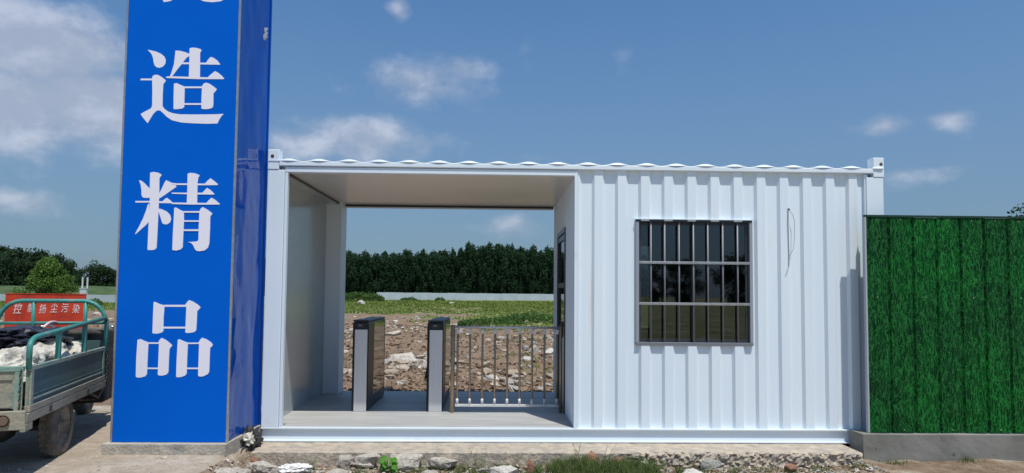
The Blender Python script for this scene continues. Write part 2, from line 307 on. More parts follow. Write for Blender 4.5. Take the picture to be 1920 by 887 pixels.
# outlines of the white characters, millimetres on the pillar front (x, z)
GLYPHS = {
  'zao': [
    '-3036,3507 -3001,3502 -2957,3491 -2917,3473 -2890,3450 -2876,3418 -2879,3387 -2898,3362 -2926,3350 -2952,3354 -2970,3370 -2980,3399 -2986,3434 -3000,3470 -3018,3490',
    '-3086,3253 -2984,3255 -2983,3239 -3086,3238',
    '-2988,3259 -2984,3277 -2963,3289 -2937,3287 -2905,3269 -2883,3252 -2869,3239 -2879,3221 -2890,3207 -2892,3122 -2890,3014 -2874,2992 -2843,2969 -2798,2953 -2737,2945 -2589,2946 -2432,2950 -2364,2955 -2383,2935 -2400,2906 -2416,2870 -2499,2866 -2621,2868 -2726,2874 -2805,2892 -2850,2921 -2886,2956 -2908,2974 -2926,2978 -2947,2967 -2968,2942 -2988,2906 -3011,2863 -3031,2885 -3058,2918 -3075,2942 -3043,2963 -3009,2981 -2987,2995 -2979,3017 -2981,3138',
    '-2796,3505 -2756,3503 -2712,3492 -2676,3478 -2671,3462 -2697,3444 -2718,3417 -2743,3380 -2777,3335 -2814,3280 -2836,3277 -2820,3325 -2805,3384 -2800,3447',
    '-2731,3401 -2665,3402 -2665,3386 -2739,3385',
    '-2586,3401 -2529,3402 -2517,3425 -2493,3454 -2465,3445 -2433,3422 -2408,3390 -2410,3386 -2586,3386',
    '-2676,3526 -2656,3533 -2617,3531 -2581,3521 -2572,3509 -2584,3487 -2578,3266 -2674,3264 -2674,3395',
    '-2871,3272 -2836,3277 -2512,3273 -2486,3299 -2452,3329 -2421,3314 -2390,3287 -2370,3265 -2376,3259 -2599,3256 -2862,3261',
    '-2799,3213 -2777,3218 -2746,3205 -2710,3189 -2706,3174 -2704,3008 -2721,2996 -2765,2989 -2795,2989 -2798,3105',
    '-2715,3189 -2553,3192 -2553,3177 -2714,3174',
    '-2714,3042 -2553,3045 -2552,3030 -2714,3028',
    '-2558,3194 -2545,3217 -2524,3226 -2493,3216 -2457,3192 -2430,3170 -2442,3149 -2458,3133 -2456,3039 -2458,3014 -2473,3001 -2503,2994 -2538,2993 -2557,2997 -2559,3091',
  ],
  'jing': [
    '-3068,2366 -3049,2365 -3022,2345 -2991,2314 -2973,2297 -2970,2218 -3000,2215 -3030,2219 -3041,2239 -3044,2287 -3052,2331',
    '-2975,2434 -2948,2441 -2908,2435 -2875,2418 -2894,2388 -2891,2254 -2892,2104 -2894,1946 -2897,1788 -2911,1773 -2936,1768 -2966,1768 -2974,1774 -2973,1910 -2972,2051 -2969,2182 -2974,2341',
    '-2837,2371 -2806,2357 -2762,2335 -2746,2316 -2786,2286 -2828,2255 -2871,2223 -2896,2210 -2896,2245 -2873,2294 -2853,2343',
    '-2974,2169 -2967,2015 -2992,1984 -3033,1945 -3079,1902 -3082,1909 -3051,1971 -3020,2041 -2996,2112 -2985,2156',
    '-3092,2188 -2964,2190 -2964,2176 -3089,2174',
    '-2897,2188 -2861,2188 -2844,2206 -2825,2219 -2796,2198 -2778,2180 -2778,2172 -2896,2172',
    '-2895,2126 -2867,2120 -2823,2101 -2792,2070 -2782,2035 -2790,2009 -2811,1991 -2836,1989 -2856,1999 -2868,2034 -2883,2078 -2894,2100',
    '-2656,2429 -2635,2437 -2591,2433 -2552,2417 -2564,2395 -2569,2346 -2567,2174 -2655,2173 -2654,2301',
    '-2788,2348 -2745,2344 -2653,2345 -2652,2331 -2753,2330 -2792,2339',
    '-2573,2345 -2506,2345 -2485,2370 -2460,2392 -2429,2370 -2393,2340 -2401,2333 -2572,2330',
    '-2785,2264 -2653,2264 -2652,2251 -2785,2254',
    '-2570,2265 -2525,2266 -2508,2285 -2487,2308 -2456,2290 -2422,2255 -2427,2251 -2570,2250',
    '-2782,2178 -2488,2178 -2471,2199 -2446,2224 -2410,2203 -2373,2170 -2379,2165 -2609,2162 -2782,2165',
    '-2759,2132 -2746,2136 -2711,2117 -2676,2100 -2673,2019 -2675,1861 -2676,1795 -2691,1777 -2725,1766 -2760,1768 -2763,1777 -2763,1904 -2760,2035',
    '-2544,2104 -2534,2130 -2517,2142 -2477,2120 -2433,2088 -2451,2061 -2450,1951 -2452,1828 -2462,1793 -2492,1768 -2535,1762 -2561,1766 -2574,1783 -2588,1813 -2606,1831 -2633,1839 -2598,1842 -2555,1846 -2545,1858 -2546,1985',
    '-2680,2105 -2542,2107 -2541,2093 -2680,2092',
    '-2678,2026 -2542,2027 -2541,2015 -2677,2013',
    '-2675,1948 -2543,1950 -2542,1935 -2675,1934',
  ],
  'pin': [
    '-2906,1326 -2890,1326 -2856,1310 -2816,1298 -2813,1279 -2817,1192 -2815,1080 -2830,1067 -2864,1058 -2902,1059 -2907,1066 -2907,1191',
    '-2821,1302 -2628,1304 -2627,1287 -2820,1286',
    '-2819,1117 -2627,1118 -2627,1103 -2818,1101',
    '-2640,1302 -2624,1328 -2607,1344 -2573,1331 -2533,1307 -2508,1283 -2523,1265 -2536,1251 -2537,1160 -2539,1090 -2556,1073 -2594,1066 -2624,1066 -2631,1072 -2630,1185 -2629,1285',
    '-3029,1005 -3003,1011 -2973,997 -2938,984 -2936,967 -2938,863 -2939,717 -2953,698 -2991,687 -3021,687 -3032,695 -3034,837',
    '-2942,984 -2848,984 -2848,972 -2942,971',
    '-2941,771 -2847,771 -2846,759 -2940,759',
    '-2854,984 -2841,1010 -2828,1022 -2793,1006 -2754,977 -2736,959 -2748,942 -2758,929 -2760,839 -2760,736 -2775,714 -2808,705 -2838,705 -2849,714 -2848,847 -2848,967',
    '-2691,1007 -2678,1012 -2639,995 -2608,984 -2605,969 -2607,865 -2607,724 -2620,706 -2654,693 -2688,691 -2695,700 -2695,839',
    '-2613,984 -2511,985 -2511,973 -2612,972',
    '-2608,773 -2510,773 -2509,761 -2608,760',
    '-2518,982 -2502,1011 -2488,1026 -2451,1013 -2411,988 -2395,966 -2406,949 -2417,940 -2418,841 -2418,742 -2428,720 -2466,701 -2496,698 -2509,704 -2511,716 -2511,840 -2511,970',
  ],
  'top': [
    '-2923,3947 -2892,3955 -2858,3985 -2825,4040 -2805,4114 -2800,4223 -2743,4225 -2744,4115 -2767,4032 -2809,3972 -2857,3942 -2909,3932',
    '-2646,4227 -2575,4228 -2572,4064 -2564,4027 -2533,4017 -2463,4020 -2441,4039 -2429,4085 -2413,4140 -2398,4067 -2383,4013 -2390,3967 -2425,3948 -2495,3939 -2566,3945 -2611,3965 -2634,4008',
  ],
}
# ------------------------------------------------------------------ ground
def ground_h(x, y):
    n = fbm(x*.9+3, y*.9, 0, 4)
    if y < 8.6:
        plateau = 1 - sstep(-2.24, -2.06, x + .07*fbm(x*3, y*3, 5, 3) + .10*(y-5.8))
        hi = .058 + .010*fbm(x*2.2, y*2.2, 2, 4)
        lo = -.135 + .030*fbm(x*3.1, y*3.1, 7, 5) + .035*sstep(2.6, 3.6, x)
        z = hi*plateau + lo*(1-plateau)
        if y > 7.5: z = z*(1-sstep(7.5, 8.6, y)) - .01*sstep(7.5, 8.6, y)
        return z
    k = sstep(9.5, 13, y)*(1-.6*sstep(30, 60, y))
    return -.01 + k*(.13*n + .10*fbm(x*.35, y*.35, 9, 3) + .075*fbm(x*3.0, y*3.0, 4, 5))
def grass_amount(x, y):
    if y < 9: return 0.
    s = x/y; w = 4*fbm(x*.12, y*.12, 3, 3)
    if s < -.42: return sstep(46, 60, y+2*w)
    far = sstep(44, 51, y+w)*(1-.75*math.exp(-((x-3)/6)**2-((y-74)/5)**2))
    mid = sstep(36, 40, y+w)*sstep(-.155, -.11, s+.02*w)*.85
    near = sstep(24, 27, y+w)*sstep(-.035, -.005, s)+.38*sstep(28, 33, y+w)*sstep(-.155, -.11, s)
    bare = sstep(.02, .22, fbm(x*.11+4, y*.16+1, 31, 4))
    g = max(far-.45*bare, mid-.60*bare, near-.3*bare)
    track = abs((y-34)-(x+2)*2.6)                                  # a bare wheel track cutting across the weeds
    g -= .75*math.exp(-(track/2.2)**2)*(1 if y < 60 else 0)
    return max(0., min(1., g))
def axis_lines(dense, steps):
    out = []
    for a, b, st in dense:
        n = max(1, int(round((b-a)/st))); out += [a+(b-a)*i/n for i in range(n)]
    return out + [dense[-1][1]]
xs = axis_lines([(-3000, -400, 650), (-400, -80, 40), (-80, -24, 2.), (-24, -6, .30), (-6, 4.2, .055), (4.2, 12, .4), (12, 80, 3.4), (80, 400, 40), (400, 3000, 650)], None)
ys = axis_lines([(-600, -60, 90), (-60, 2, 4), (2, 4.6, .2), (4.6, 6.9, .045), (6.9, 9.0, .3), (9.0, 20, .11), (20, 45, .30), (45, 100, 1.5), (100, 300, 20), (300, 3600, 400)], None)
nx, ny = len(xs), len(ys); gv = []; gc = []
for y in ys:
    for x in xs:
        gv.append((x, y, ground_h(x, y) if abs(x) < 100 and y < 150 else 0.))
        if y < 8.6:
            gc.append((.95 if x < -2.2 or y < 5.0 else .42, .0 if y > -9 else .58, 0., 1.))  # grass cover behind the camera added to darken the window's reflection
        else: gc.append((.22, grass_amount(x, y) if y < 300 else 1., 0., 1.))
gf = [(j*nx+i, j*nx+i+1, (j+1)*nx+i+1, (j+1)*nx+i) for j in range(ny-1) for i in range(nx-1)]
gm = bpy.data.meshes.new('ground'); gm.from_pydata(gv, [], gf); gm.materials.append(MATS['ground'])
gm.polygons.foreach_set('use_smooth', [True]*len(gf))
ca = gm.color_attributes.new('cover', 'FLOAT_COLOR', 'POINT'); ca.data.foreach_set('color', [c for q in gc for c in q])
ground = bpy.data.objects.new('ground', gm); COL.objects.link(ground); ground['kind'] = 'structure'

def rough_block(name, a, b, st, amp, m, freq=6., seed=0, keep=None, kind=None, chamfer=0.):
    """a cast block whose faces are pushed about by noise"""
    bm = bmesh.new(); a, b = Vector(a), Vector(b)
    bmesh.ops.create_cube(bm, size=1); bmesh.ops.scale(bm, vec=b-a, verts=bm.verts); bmesh.ops.translate(bm, vec=(a+b)/2, verts=bm.verts)
    for ax in range(3):
        n = int((b[ax]-a[ax])/st)
        for i in range(1, n):
            co = Vector((0, 0, 0)); co[ax] = a[ax]+(b[ax]-a[ax])*i/n; no = Vector((0, 0, 0)); no[ax] = 1
            bmesh.ops.bisect_plane(bm, geom=bm.verts[:]+bm.edges[:]+bm.faces[:], plane_co=co, plane_no=no)
    bm.normal_update()
    for v in bm.verts:
        p = v.co; k = amp(p) if callable(amp) else amp
        d = v.normal*fbm(p.x*freq, p.y*freq, p.z*freq+seed, 4)*k
        v.co = p + d
    for f in bm.faces: f.smooth = False
    me = bpy.data.meshes.new(name); bm.to_mesh(me); bm.free(); me.materials.append(MATS[m])
    o = bpy.data.objects.new(name, me); COL.objects.link(o)
    if kind: o['kind'] = kind
    return recentre(o)
def footing():                                                    # front face and top as one folded, roughened sheet
    x0, x1, y0, y1, z0, z1 = -2.30, 3.375, 6.16, 9.12, -.34, -.006
    P = [(y0, z0+(z1-.008-z0)*k/17, 0) for k in range(18)]+[(y0+.008, z1-.001, 1), (y0+.03, z1, 2), (y0+.08, z1, 2), (y0+.16, z1, 2), (y0+.26, z1, 2), (y0+.4, z1, 2), (y1, z1, 2), (y1, z0, 3)]
    n = 330; vs = []; m = len(P)
    for i in range(n+1):
        x = x0+(x1-x0)*i/n; rough = sstep(.9, 1.5, x+.25*fbm(x*2, 0, 4, 2))
        for y, z, k in P:
            if k <= 1:
                d = (.004+.010*rough)*fbm(x*9, z*9, 3, 3)+rough*(.030*fbm(x*30, z*34, 8, 3)+.012*fbm(x*60, z*60, 5, 2))
                edge = .028*rough*max(0, fbm(x*5, 1, 9, 4))+.006*max(0, fbm(x*12, 3, 9, 3))
                vs.append((x, y-d+(edge if k == 1 else 0), z-(edge*.9 if z > -.03 else 0)))
            else: vs.append((x, y, z+.003*fbm(x*7, y*7, 6, 3)))
    fs = [(i*m+k, (i+1)*m+k, (i+1)*m+k+1, i*m+k+1) for i in range(n) for k in range(m-1)]+[tuple(range(m)), tuple(n*m+k for k in range(m-1, -1, -1))]
    return recentre(MB().add(vs, fs).build('concrete_footing', 'footing_concrete'))
foot = footing()
tag(foot, 'rough grey concrete footing with broken edge below the white cabin', 'footing')
slab = rough_block('concrete_plinth', (-3.255, 5.745, -.05), (-2.235, 6.80, .145), .055, lambda p: .002 if p.z > .12 else .010, 'concrete', 9, 8)
tag(slab, 'low grey concrete plinth under the blue pillar', 'plinth')

# ------------------------------------------------------------------ blue pillar
PY = 5.82
pil = thing('sign_pillar', 'tall blue square pillar with big white Chinese characters', 'pillar', (-2.736, 6.2, .147))
MB().box((-3.208, PY, .149), (-2.264, PY+.03, 5.3)).build('front_panel', 'blue_film', pil)
def wavy_side():                                                   # loose glossy film over the side board
    mb = MB(); ny_, nz_ = 22, 110; vs = []
    for j in range(nz_+1):
        for i in range(ny_+1):
            y = PY+.012+(6.612-PY-.024)*i/ny_; z = .15+5.14*j/nz_
            e = min(1, 6*min(i, ny_-i)/ny_)
            vs.append((-2.256+e*(.010*fbm(y*2.2, z*1.1, 2, 3)+.005*fbm(y*6, z*3.2, 8, 3)), y, z))
    n = ny_+1
    mb.add(vs, [(j*n+i, j*n+i+1, (j+1)*n+i+1, (j+1)*n+i) for j in range(nz_) for i in range(ny_)])
    return mb
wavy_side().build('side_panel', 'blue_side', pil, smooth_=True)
MB().box((-3.214, PY+.035, .149), (-3.19, 6.605, 5.3)).build('side_panel', 'blue_film', pil)
MB().box((-3.20, 6.60, .150), (-2.27, 6.615, 5.3)).build('back_panel', 'blue_film', pil)
for x0, x1 in ((-3.226, -3.209), (-2.263, -2.245)):
    MB().box((x0, PY-.006, .148), (x1, PY+.014, 5.3)).build('edge_trim', 'aluminium', pil, bevel=.003)
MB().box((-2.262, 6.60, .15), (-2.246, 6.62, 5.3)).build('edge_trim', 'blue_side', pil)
MB().box((-3.22, PY-.004, 5.301), (-2.25, 6.62, 5.33)).build('cap', 'aluminium', pil)
for k, polys in GLYPHS.items():
    mb = MB()
    for i, s_ in enumerate(polys):
        mb.prism([(int(a)/1000, int(b)/1000) for a, b in (q.split(',') for q in s_.split())], PY-.0012-.0002*i, PY+.001)
    mb.build('character', 'white_vinyl', pil)
scrap = MB(); rs = random.Random(5)
for i in range(9):
    y, z = 6.40+rs.uniform(-.03, .03), 3.93+rs.uniform(-.05, .05); scrap.add([(-2.245, y, z), (-2.225+rs.uniform(-.01, .01), y+rs.uniform(.01, .04), z+rs.uniform(-.03, .03)), (-2.24, y+.01, z-.05)], [(0, 1, 2)])
scrap.build('torn_scrap', 'cable_grey', pil)

# ------------------------------------------------------------------ white container cabin
D, B, XL, XR, ZT = 6.55, 9.0, -2.22, 3.84, 2.645
XI, XD = -2.03, .764
cab = thing('container_cabin', 'long white corrugated container cabin with open passage and guard room', 'cabin', (.81, 7.775, 0))
W = 'white_paint'
def corner(x0, x1, y0, y1): MB().box((x0, y0, .133), (x1, y1, 2.608)).build('corner_post', W, cab, bevel=.006)
corner(XL, -2.058, D, D+.16); corner(3.668, XR, D, D+.16); corner(XL, -1.99, 8.70, B); corner(3.668, XR, 8.84, B)
MB().box((-2.054, D+.004, .133), (-2.028, D+.06, 2.583)).build('post_lip', W, cab, bevel=.003)
MB().box((3.652, D+.008, .133), (3.664, D+.05, 2.642)).build('post_lip', W, cab, bevel=.002)
for x0, y0, sx in ((-2.223, 6.545, 1), (3.738, 6.545, -1), (-2.223, 8.895, 1), (3.738, 8.895, -1)):
    f = MB().box((x0, y0, 2.609), (x0+.109, y0+.109, 2.806)).build('corner_fitting', W, cab, bevel=.006)
    xc = x0+(.045 if sx > 0 else .078)
    yy = y0-.0015 if y0 < 7 else y0+.1105
    MB().lathe([(0, -.001), (.017, -.001), (.017, .001), (0, .001)], (xc, yy, 2.74), (0, 1, 0), 16).build('bolt_hole_shade', 'chassis', f)  # dark disc stuck on in place of the shade inside the hole
# bottom channel: web set back between two proud flanges
for y, s in ((D, 1), (B, -1)):
    w_ = MB().box((XL+.002, min(y+.022*s, y+.06*s), .012), (XR-.002, max(y+.022*s, y+.06*s), .118)).build('bottom_rail', W, cab)
    for z0, z1 in ((-.001, .012), (.118, .132)):
        MB().box((XL, min(y-.006*s, y+.06*s), z0), (XR, max(y-.006*s, y+.06*s), z1)).build('flange', W, w_, bevel=.002)
for x0, x1 in ((XL+.001, XL+.06), (XR-.06, XR-.001)):
    MB().box((x0, D+.064, .0), (x1, B-.064, .13)).build('bottom_rail', W, cab)
# beams
MB().box((-2.056, D+.002, 2.586), (XD+.018, D+.075, 2.640)).build('lintel', W, cab, bevel=.004)
MB().box((-2.112, D-.012, 2.6445), (3.736, D+.07, 2.694)).build('roof_rail', W, cab, bevel=.008)
MB().box((-2.112, B-.07, 2.6445), (3.736, B+.012, 2.694)).build('roof_rail', W, cab, bevel=.008)
MB().box((-1.988, B-.08, 2.55), (XD, B-.004, 2.642)).build('lintel', W, cab, bevel=.004)
MB().box((-1.989, B-.10, 2.562), (XD, B-.083, 2.582)).build('seal_strip', 'black_plastic', cab)
def roof_sheet():
    P = []; x = -2.20
    per = .2915; c0 = -2.02
    k = -1
    while True:
        c = c0+per*k; k += 1
        if c > 3.9: break
        for dx, dz in ((-.125, 0), (-.09, .005), (-.05, .015), (-.018, .021), (.018, .021), (.05, .015), (.09, .005), (.125, 0)):
            if -2.215 <= c+dx <= 3.835: P.append((c+dx, 2.694+dz))
    P = [(-2.215, 2.694)]+P+[(3.835, 2.694)]
    vs = [(x, D-.010, z+.002) for x, z in P]+[(x, B+.010, z+.002) for x, z in P]+[(x, D-.010, z-.004) for x, z in P]+[(x, B+.010, z-.004) for x, z in P]
    n = len(P); fs = []
    for i in range(n-1): fs += [(i, i+1, n+i+1, n+i), (2*n+i+1, 2*n+i, 3*n+i, 3*n+i+1), (2*n+i, 2*n+i+1, i+1, i), (n+i, n+i+1, 3*n+i+1, 3*n+i)]
    # the sheet's ends are pressed down to the rail
    m_ = MB().add(vs, fs)
    for ys_, yo in ((D-.010, -.030), (B+.010, .030)):
        vv = [(x, ys_, z+.002) for x, z in P]+[(x, ys_+yo*(z-2.694)/.031*.45, 2.6945) for x, z in P]
        m_.add(vv, [(i, i+1, n+i+1, n+i) for i in range(n-1)])
    return m_
roof_sheet().build('roof_sheet', W, cab)
# passage: side panels, ceiling, floor boards
MB().box((-2.196, D+.165, .10), (-2.186, 8.698, 2.60)).build('wall_panel', 'inner_panel', cab)
MB().box((-2.1855, D+.165, 2.562), (-2.034, 8.698, 2.5845)).build('side_beam', 'inner_panel', cab)
MB().box((-2.033, D+.08, 2.560), (-2.022, 8.695, 2.584)).build('seal_strip', 'black_plastic', cab)
MB().box((-2.185, D+.077, 2.586), (XD+.05, B-.082, 2.606)).build('ceiling', 'ceiling_paint', cab)
MB().box((XL+.06, D+.062, .02), (XR-.06, B-.062, .10)).build('subfloor', 'room_paint', cab)
nb = 13; y0 = D+.003; bw = (B-.004-y0)/nb
MB().box((-2.027, D-.002, .1325), (XD-.002, D+.030, .1345)).build('threshold', W, cab)
for i in range(nb):
    MB().box((-2.032 if i == 0 else -2.185, y0+bw*i+.0012+(.03 if i == 0 else 0), .104), (XD-.001, y0+bw*(i+1)-.0012, .1328+.0006*((i*7) % 3))).build('floor_board', 'grey_floor', cab)
MB().box((XD+.036, D+.062, .104), (XR-.19, B-.064, .128)).build('room_floor', 'grey_floor', cab)
# corrugated front wall of the guard room, round the window
PITCH_R, X0R = .2302, .9645
def prof_y(x):
    t = (x-(X0R-.024)) % PITCH_R; cr_, va = D+.010, D+.038
    if t < .024: return va+(cr_-va)*t/.024
    if t < .024+.080: return cr_
    if t < .024+.080+.026: return cr_+(va-cr_)*(t-.104)/.026
    return va
def breaks(xa, xb):
    s = {xa, xb}; k = -2
    while X0R+PITCH_R*k < xb+.3:
        c = X0R+PITCH_R*k
        for dx in (-.024, 0, .080, .106):
            if xa < c+dx < xb: s.add(c+dx)
        k += 1
    return sorted(s)
def ribbed(xa, xb, za, zb):
    P = breaks(xa, xb); n = len(P)
    vs = [(x, prof_y(x), z) for z in (za, zb) for x in P]+[(x, prof_y(x)+.0015, z) for z in (za, zb) for x in P]
    fs = [(i, i+1, n+i+1, n+i) for i in range(n-1)]+[(2*n+i+1, 2*n+i, 3*n+i, 3*n+i+1) for i in range(n-1)]
    return vs, fs
WX0, WX1, WZ0, WZ1 = 1.385, 2.515, .945, 2.150
mb = MB()
for a in ((.802, WX0, .133, 2.644), (WX1, 3.656, .133, 2.644), (WX0, WX1, WZ1, 2.644), (WX0, WX1, .133, WZ0)): mb.add(*ribbed(*a))
mb.build('corrugated_wall', 'white_sheet', cab)
MB().box((XD+.002, D+.001, .133), (.800, D+.10, 2.641)).build('door_post', W, cab, bevel=.005)
for xx in (1.297, 2.636): MB().box((xx, prof_y(xx)-.0012, .135), (xx+.003, prof_y(xx)+.001, 2.64)).build('sheet_seam', 'white_sheet', cab)
# inner lining with the same opening; back, right and roof lining of the room
mb = MB()
for x0, x1, z0, z1 in ((.802, WX0, .13, 2.60), (WX1, 3.66, .13, 2.60), (WX0, WX1, WZ1, 2.60), (WX0, WX1, .13, WZ0)): mb.box((x0, D+.085, z0), (x1, D+.10, z1))
mb.build('room_lining', 'room_paint', cab)
BX0, BX1, BZ0, BZ1 = 1.05, 2.10, .95, 2.12
mb = MB()
for x0, x1, z0, z1 in ((.802, BX0, .13, 2.60), (BX1, 3.66, .13, 2.60), (BX0, BX1, BZ1, 2.60), (BX0, BX1, .13, BZ0)): mb.box((x0, B-.075, z0), (x1, B-.03, z1))
mb.build('back_wall', 'room_paint', cab)
MB().box((3.62, D+.105, .13), (3.66, B-.08, 2.60)).build('side_lining', 'room_paint', cab)
MB().box((XD+.055, D+.102, 2.605), (3.615, B-.08, 2.625)).build('room_ceiling', 'room_paint', cab)
rw = MB()
for a, b in (((BX0, B-.07, BZ0), (BX1, B-.03, BZ0+.04)), ((BX0, B-.07, BZ1-.04), (BX1, B-.03, BZ1)), ((BX0, B-.07, BZ0+.041), (BX0+.04, B-.03, BZ1-.041)), ((BX1-.04, B-.07, BZ0+.041), (BX1, B-.03, BZ1-.041))): rw.box(a, b)
rw = rw.build('window', 'dark_frame', cab)
MB().box((BX0+.04, B-.055, BZ0+.04), (BX1-.04, B-.05, BZ1-.04)).build('pane', 'clear_glass', rw)
def side_ribs(x, d, ya, yb, za, zb, pitch, sgn):                    # vertical ribs on a wall that runs back along y
    P = []; y = ya; k = 0
    while y < yb:
        for dy, h in ((0, 0), (pitch*.5, 0), (pitch*.62, d), (pitch*.88, d)):
            if y+dy < yb: P.append((y+dy, h))
        y += pitch
    P.append((yb, 0)); n = len(P)
    return [(x+sgn*h, y, z) for z in (za, zb) for y, h in P], [(i, i+1, n+i+1, n+i) for i in range(n-1)]
for xx, sg in ((XL+.021, -1), (XR-.021, 1)):
    MB().add(*side_ribs(xx, .019, D+.161, 8.70, .133, 2.64, .23, sg)).build('corrugated_wall', 'white_sheet', cab)
# partition with the door
DY0, DY1, DZ1 = 7.34, 8.24, 2.16
mb = MB()
for ya, yb, za, zb in ((D+.102, DY0, .133, 2.584), (DY1, B-.10, .133, 2.584), (DY0, DY1, DZ1, 2.584)): mb.add(*side_ribs(XD+.018, .018, ya, yb, za, zb, .10, -1))
mb.build('partition', 'white_sheet', cab)
mb = MB()
for ya, yb, za, zb in ((D+.102, DY0, .133, 2.60), (DY1, B-.08, .133, 2.60), (DY0, DY1, DZ1, 2.60)): mb.box((XD+.020, ya, za), (XD+.05, yb, zb))
mb.build('partition_lining', 'room_paint', cab)
dr = MB()
for a, b in (((XD-.012, DY0, .135), (XD+.05, DY0+.05, DZ1)), ((XD-.012, DY1-.05, .135), (XD+.05, DY1, DZ1)), ((XD-.012, DY0+.051, DZ1-.05), (XD+.05, DY1-.051, DZ1))): dr.box(a, b)
dr = dr.build('door', 'dark_frame', cab)
for z in (.14, .96, 1.50, 2.04): MB().box((XD-.004, DY0+.052, z), (XD+.04, DY1-.052, z+.055)).build('door_rail', 'dark_frame', dr)
for z0, z1, m_ in ((1.016, 1.499, 'glass'), (1.556, 2.039, 'glass'), (.196, .959, 'brushed_steel')): MB().box((XD+.012, DY0+.052, z0), (XD+.018, DY1-.052, z1)).build('door_panel', m_, dr)
h = MB().box((XD-.035, DY0+.10, .95), (XD-.013, DY0+.15, 1.12)); h.tube([(XD-.05, DY0+.125, 1.05), (XD-.075, DY0+.125, 1.05), (XD-.075, DY0+.24, 1.05)], .011, 6); h.box((XD-.055, DY0+.11, 1.03), (XD-.034, DY0+.14, 1.07))
h.build('door_handle', 'black_plastic', dr)
# front window with its burglar bars
win = MB().box((WX0-.012, D+.006, WZ0-.010), (WX1+.012, D+.092, WZ0+.018)).build('window', 'sill_grey', cab, bevel=.002)
MB().box((WX0-.010, D+.012, WZ1-.006), (WX1+.010, D+.092, WZ1+.014)).build('window_head', 'dark_frame', win)  # head coloured dark in place of the shadow under the flashing
for a, b in (((WX0-.012, D+.008, WZ0+.0185), (WX0+.018, D+.092, WZ1-.0065)), ((WX1-.018, D+.008, WZ0+.0185), (WX1+.012, D+.092, WZ1-.0065))):
    MB().box(a, b).build('window_jamb', 'window_alu', win, bevel=.002)
MB().box((WX0-.016, D-.004, WZ1+.015), (WX1+.018, D+.05, WZ1+.021)).build('flashing', W, win)
def sash(x0, x1, y):
    s = MB(); z0, z1, t = WZ0+.022, WZ1-.007, .030
    for a, b in (((x0, y, z0), (x1, y+.018, z0+t)), ((x0, y, z1-t), (x1, y+.018, z1)), ((x0, y, z0+t+.0005), (x0+t, y+.018, z1-t-.0005)), ((x1-t, y, z0+t+.0005), (x1, y+.018, z1-t-.0005))): s.box(a, b)
    o = s.build('sash', 'dark_frame', win)
    MB().box((x0+t, y+.007, z0+t), (x1-t, y+.011, z1-t)).build('pane', 'glass', win)
sash(WX0+.019, 1.965, D+.066); sash(1.935, WX1-.019, D+.045)
for x in (1.523, 1.659, 1.801, 1.943, 2.086, 2.234, 2.381): MB().tube([(x, D+.022, WZ0+.02), (x, D+.022, WZ1-.005)], .0085, 8).build('window_bar', 'bar_steel', win, smooth_=True)
for z in (1.741, 1.339): MB().box((WX0+.019, D+.004, z-.0125), (WX1-.019, D+.0125, z+.0125)).build('window_rail', 'aluminium', win, bevel=.002)
# thin cable hanging out of a hole
cy_ = prof_y(2.886)-.004
MB().tube([(2.886, cy_+.01, 2.278), (2.884, cy_-.006, 2.27), (2.880, cy_-.004, 2.15), (2.883, cy_-.002, 2.0), (2.886, cy_-.003, 1.80), (2.884, cy_-.004, 1.72), (2.870, cy_-.008, 1.685), (2.857, cy_-.012, 1.661)], .0042, 6).build('cable', 'cable_grey', cab)
MB().tube([(2.893, cy_-.005, 2.270), (2.925, cy_-.006, 2.23), (2.944, cy_-.006, 2.16), (2.940, cy_-.005, 2.0), (2.930, cy_-.005, 1.89), (2.905, cy_-.004, 1.845), (2.886, cy_-.003, 1.815)], .0032, 6).build('cable', 'cable_grey', cab)
MB().lathe([(0, 0), (.012, 0), (.012, .003), (0, .003)], (2.888, cy_-.001, 2.279), (0, -1, 0), 12).build('cable_hole_shade', 'chassis', cab)  # flat dark disc painting the shade of the opening

# ------------------------------------------------------------------ turnstiles
def turnstile(x0, x1, label):
    y0, y1, z1 = 7.43, 8.58, 1.125
    t = thing('turnstile', label, 'turnstile', ((x0+x1)/2, 8.0, .1345), group='turnstiles in the passage')
    MB().box((x0, y0, .135), (x1, y1, z1-.02)).build('body', 'black_case', t, bevel=.02)
    MB().box((x0+.002, y0+.01, z1-.019), (x1-.002, y1-.01, z1)).build('top_cover', 'black_plastic', t, bevel=.009)
    MB().box((x0+.028, y0-.006, .1355), (x1-.008, y0-.0005, z1-.105)).build('front_panel', 'brushed_steel', t, bevel=.002)
    r = MB().box((x0+.045, y0-.004, z1-.088), (x1-.045, y0+.004, z1-.040)).build('card_reader', 'black_plastic', t, bevel=.003)
    MB().box((x0+.068, y0-.0055, z1-.062), (x1-.075, y0-.0042, z1-.055)).build('status_mark', 'cable_grey', r)
    MB().box((x1-.002, y0+.35, .27), (x1+.004, y1-.10, z1-.03)).build('side_panel', 'mirror_steel', t, bevel=.002)
    MB().box((x0-.004, y0+.30, .27), (x0+.002, y1-.10, z1-.03)).build('side_panel', 'mirror_steel', t, bevel=.002)
    a = MB(); a.tube([(x0-.003, y0+.45, .62), (x0-.03, y0+.45, .615)], .03, 10)
    a.build('arm_hub', 'black_case', t)
    MB().tube([(x0-.022, y0+.45, .61), (x0-.034, y0+.44, .54), (x0-.05, y0+.42, .44)], .016, 8).build('arm', 'black_case', t, smooth_=True)
    return t
turnstile(-1.555, -1.383, 'black turnstile with steel front nearest the left passage wall')
turnstile(-.742, -.565, 'black turnstile with steel front beside the barred side gate')
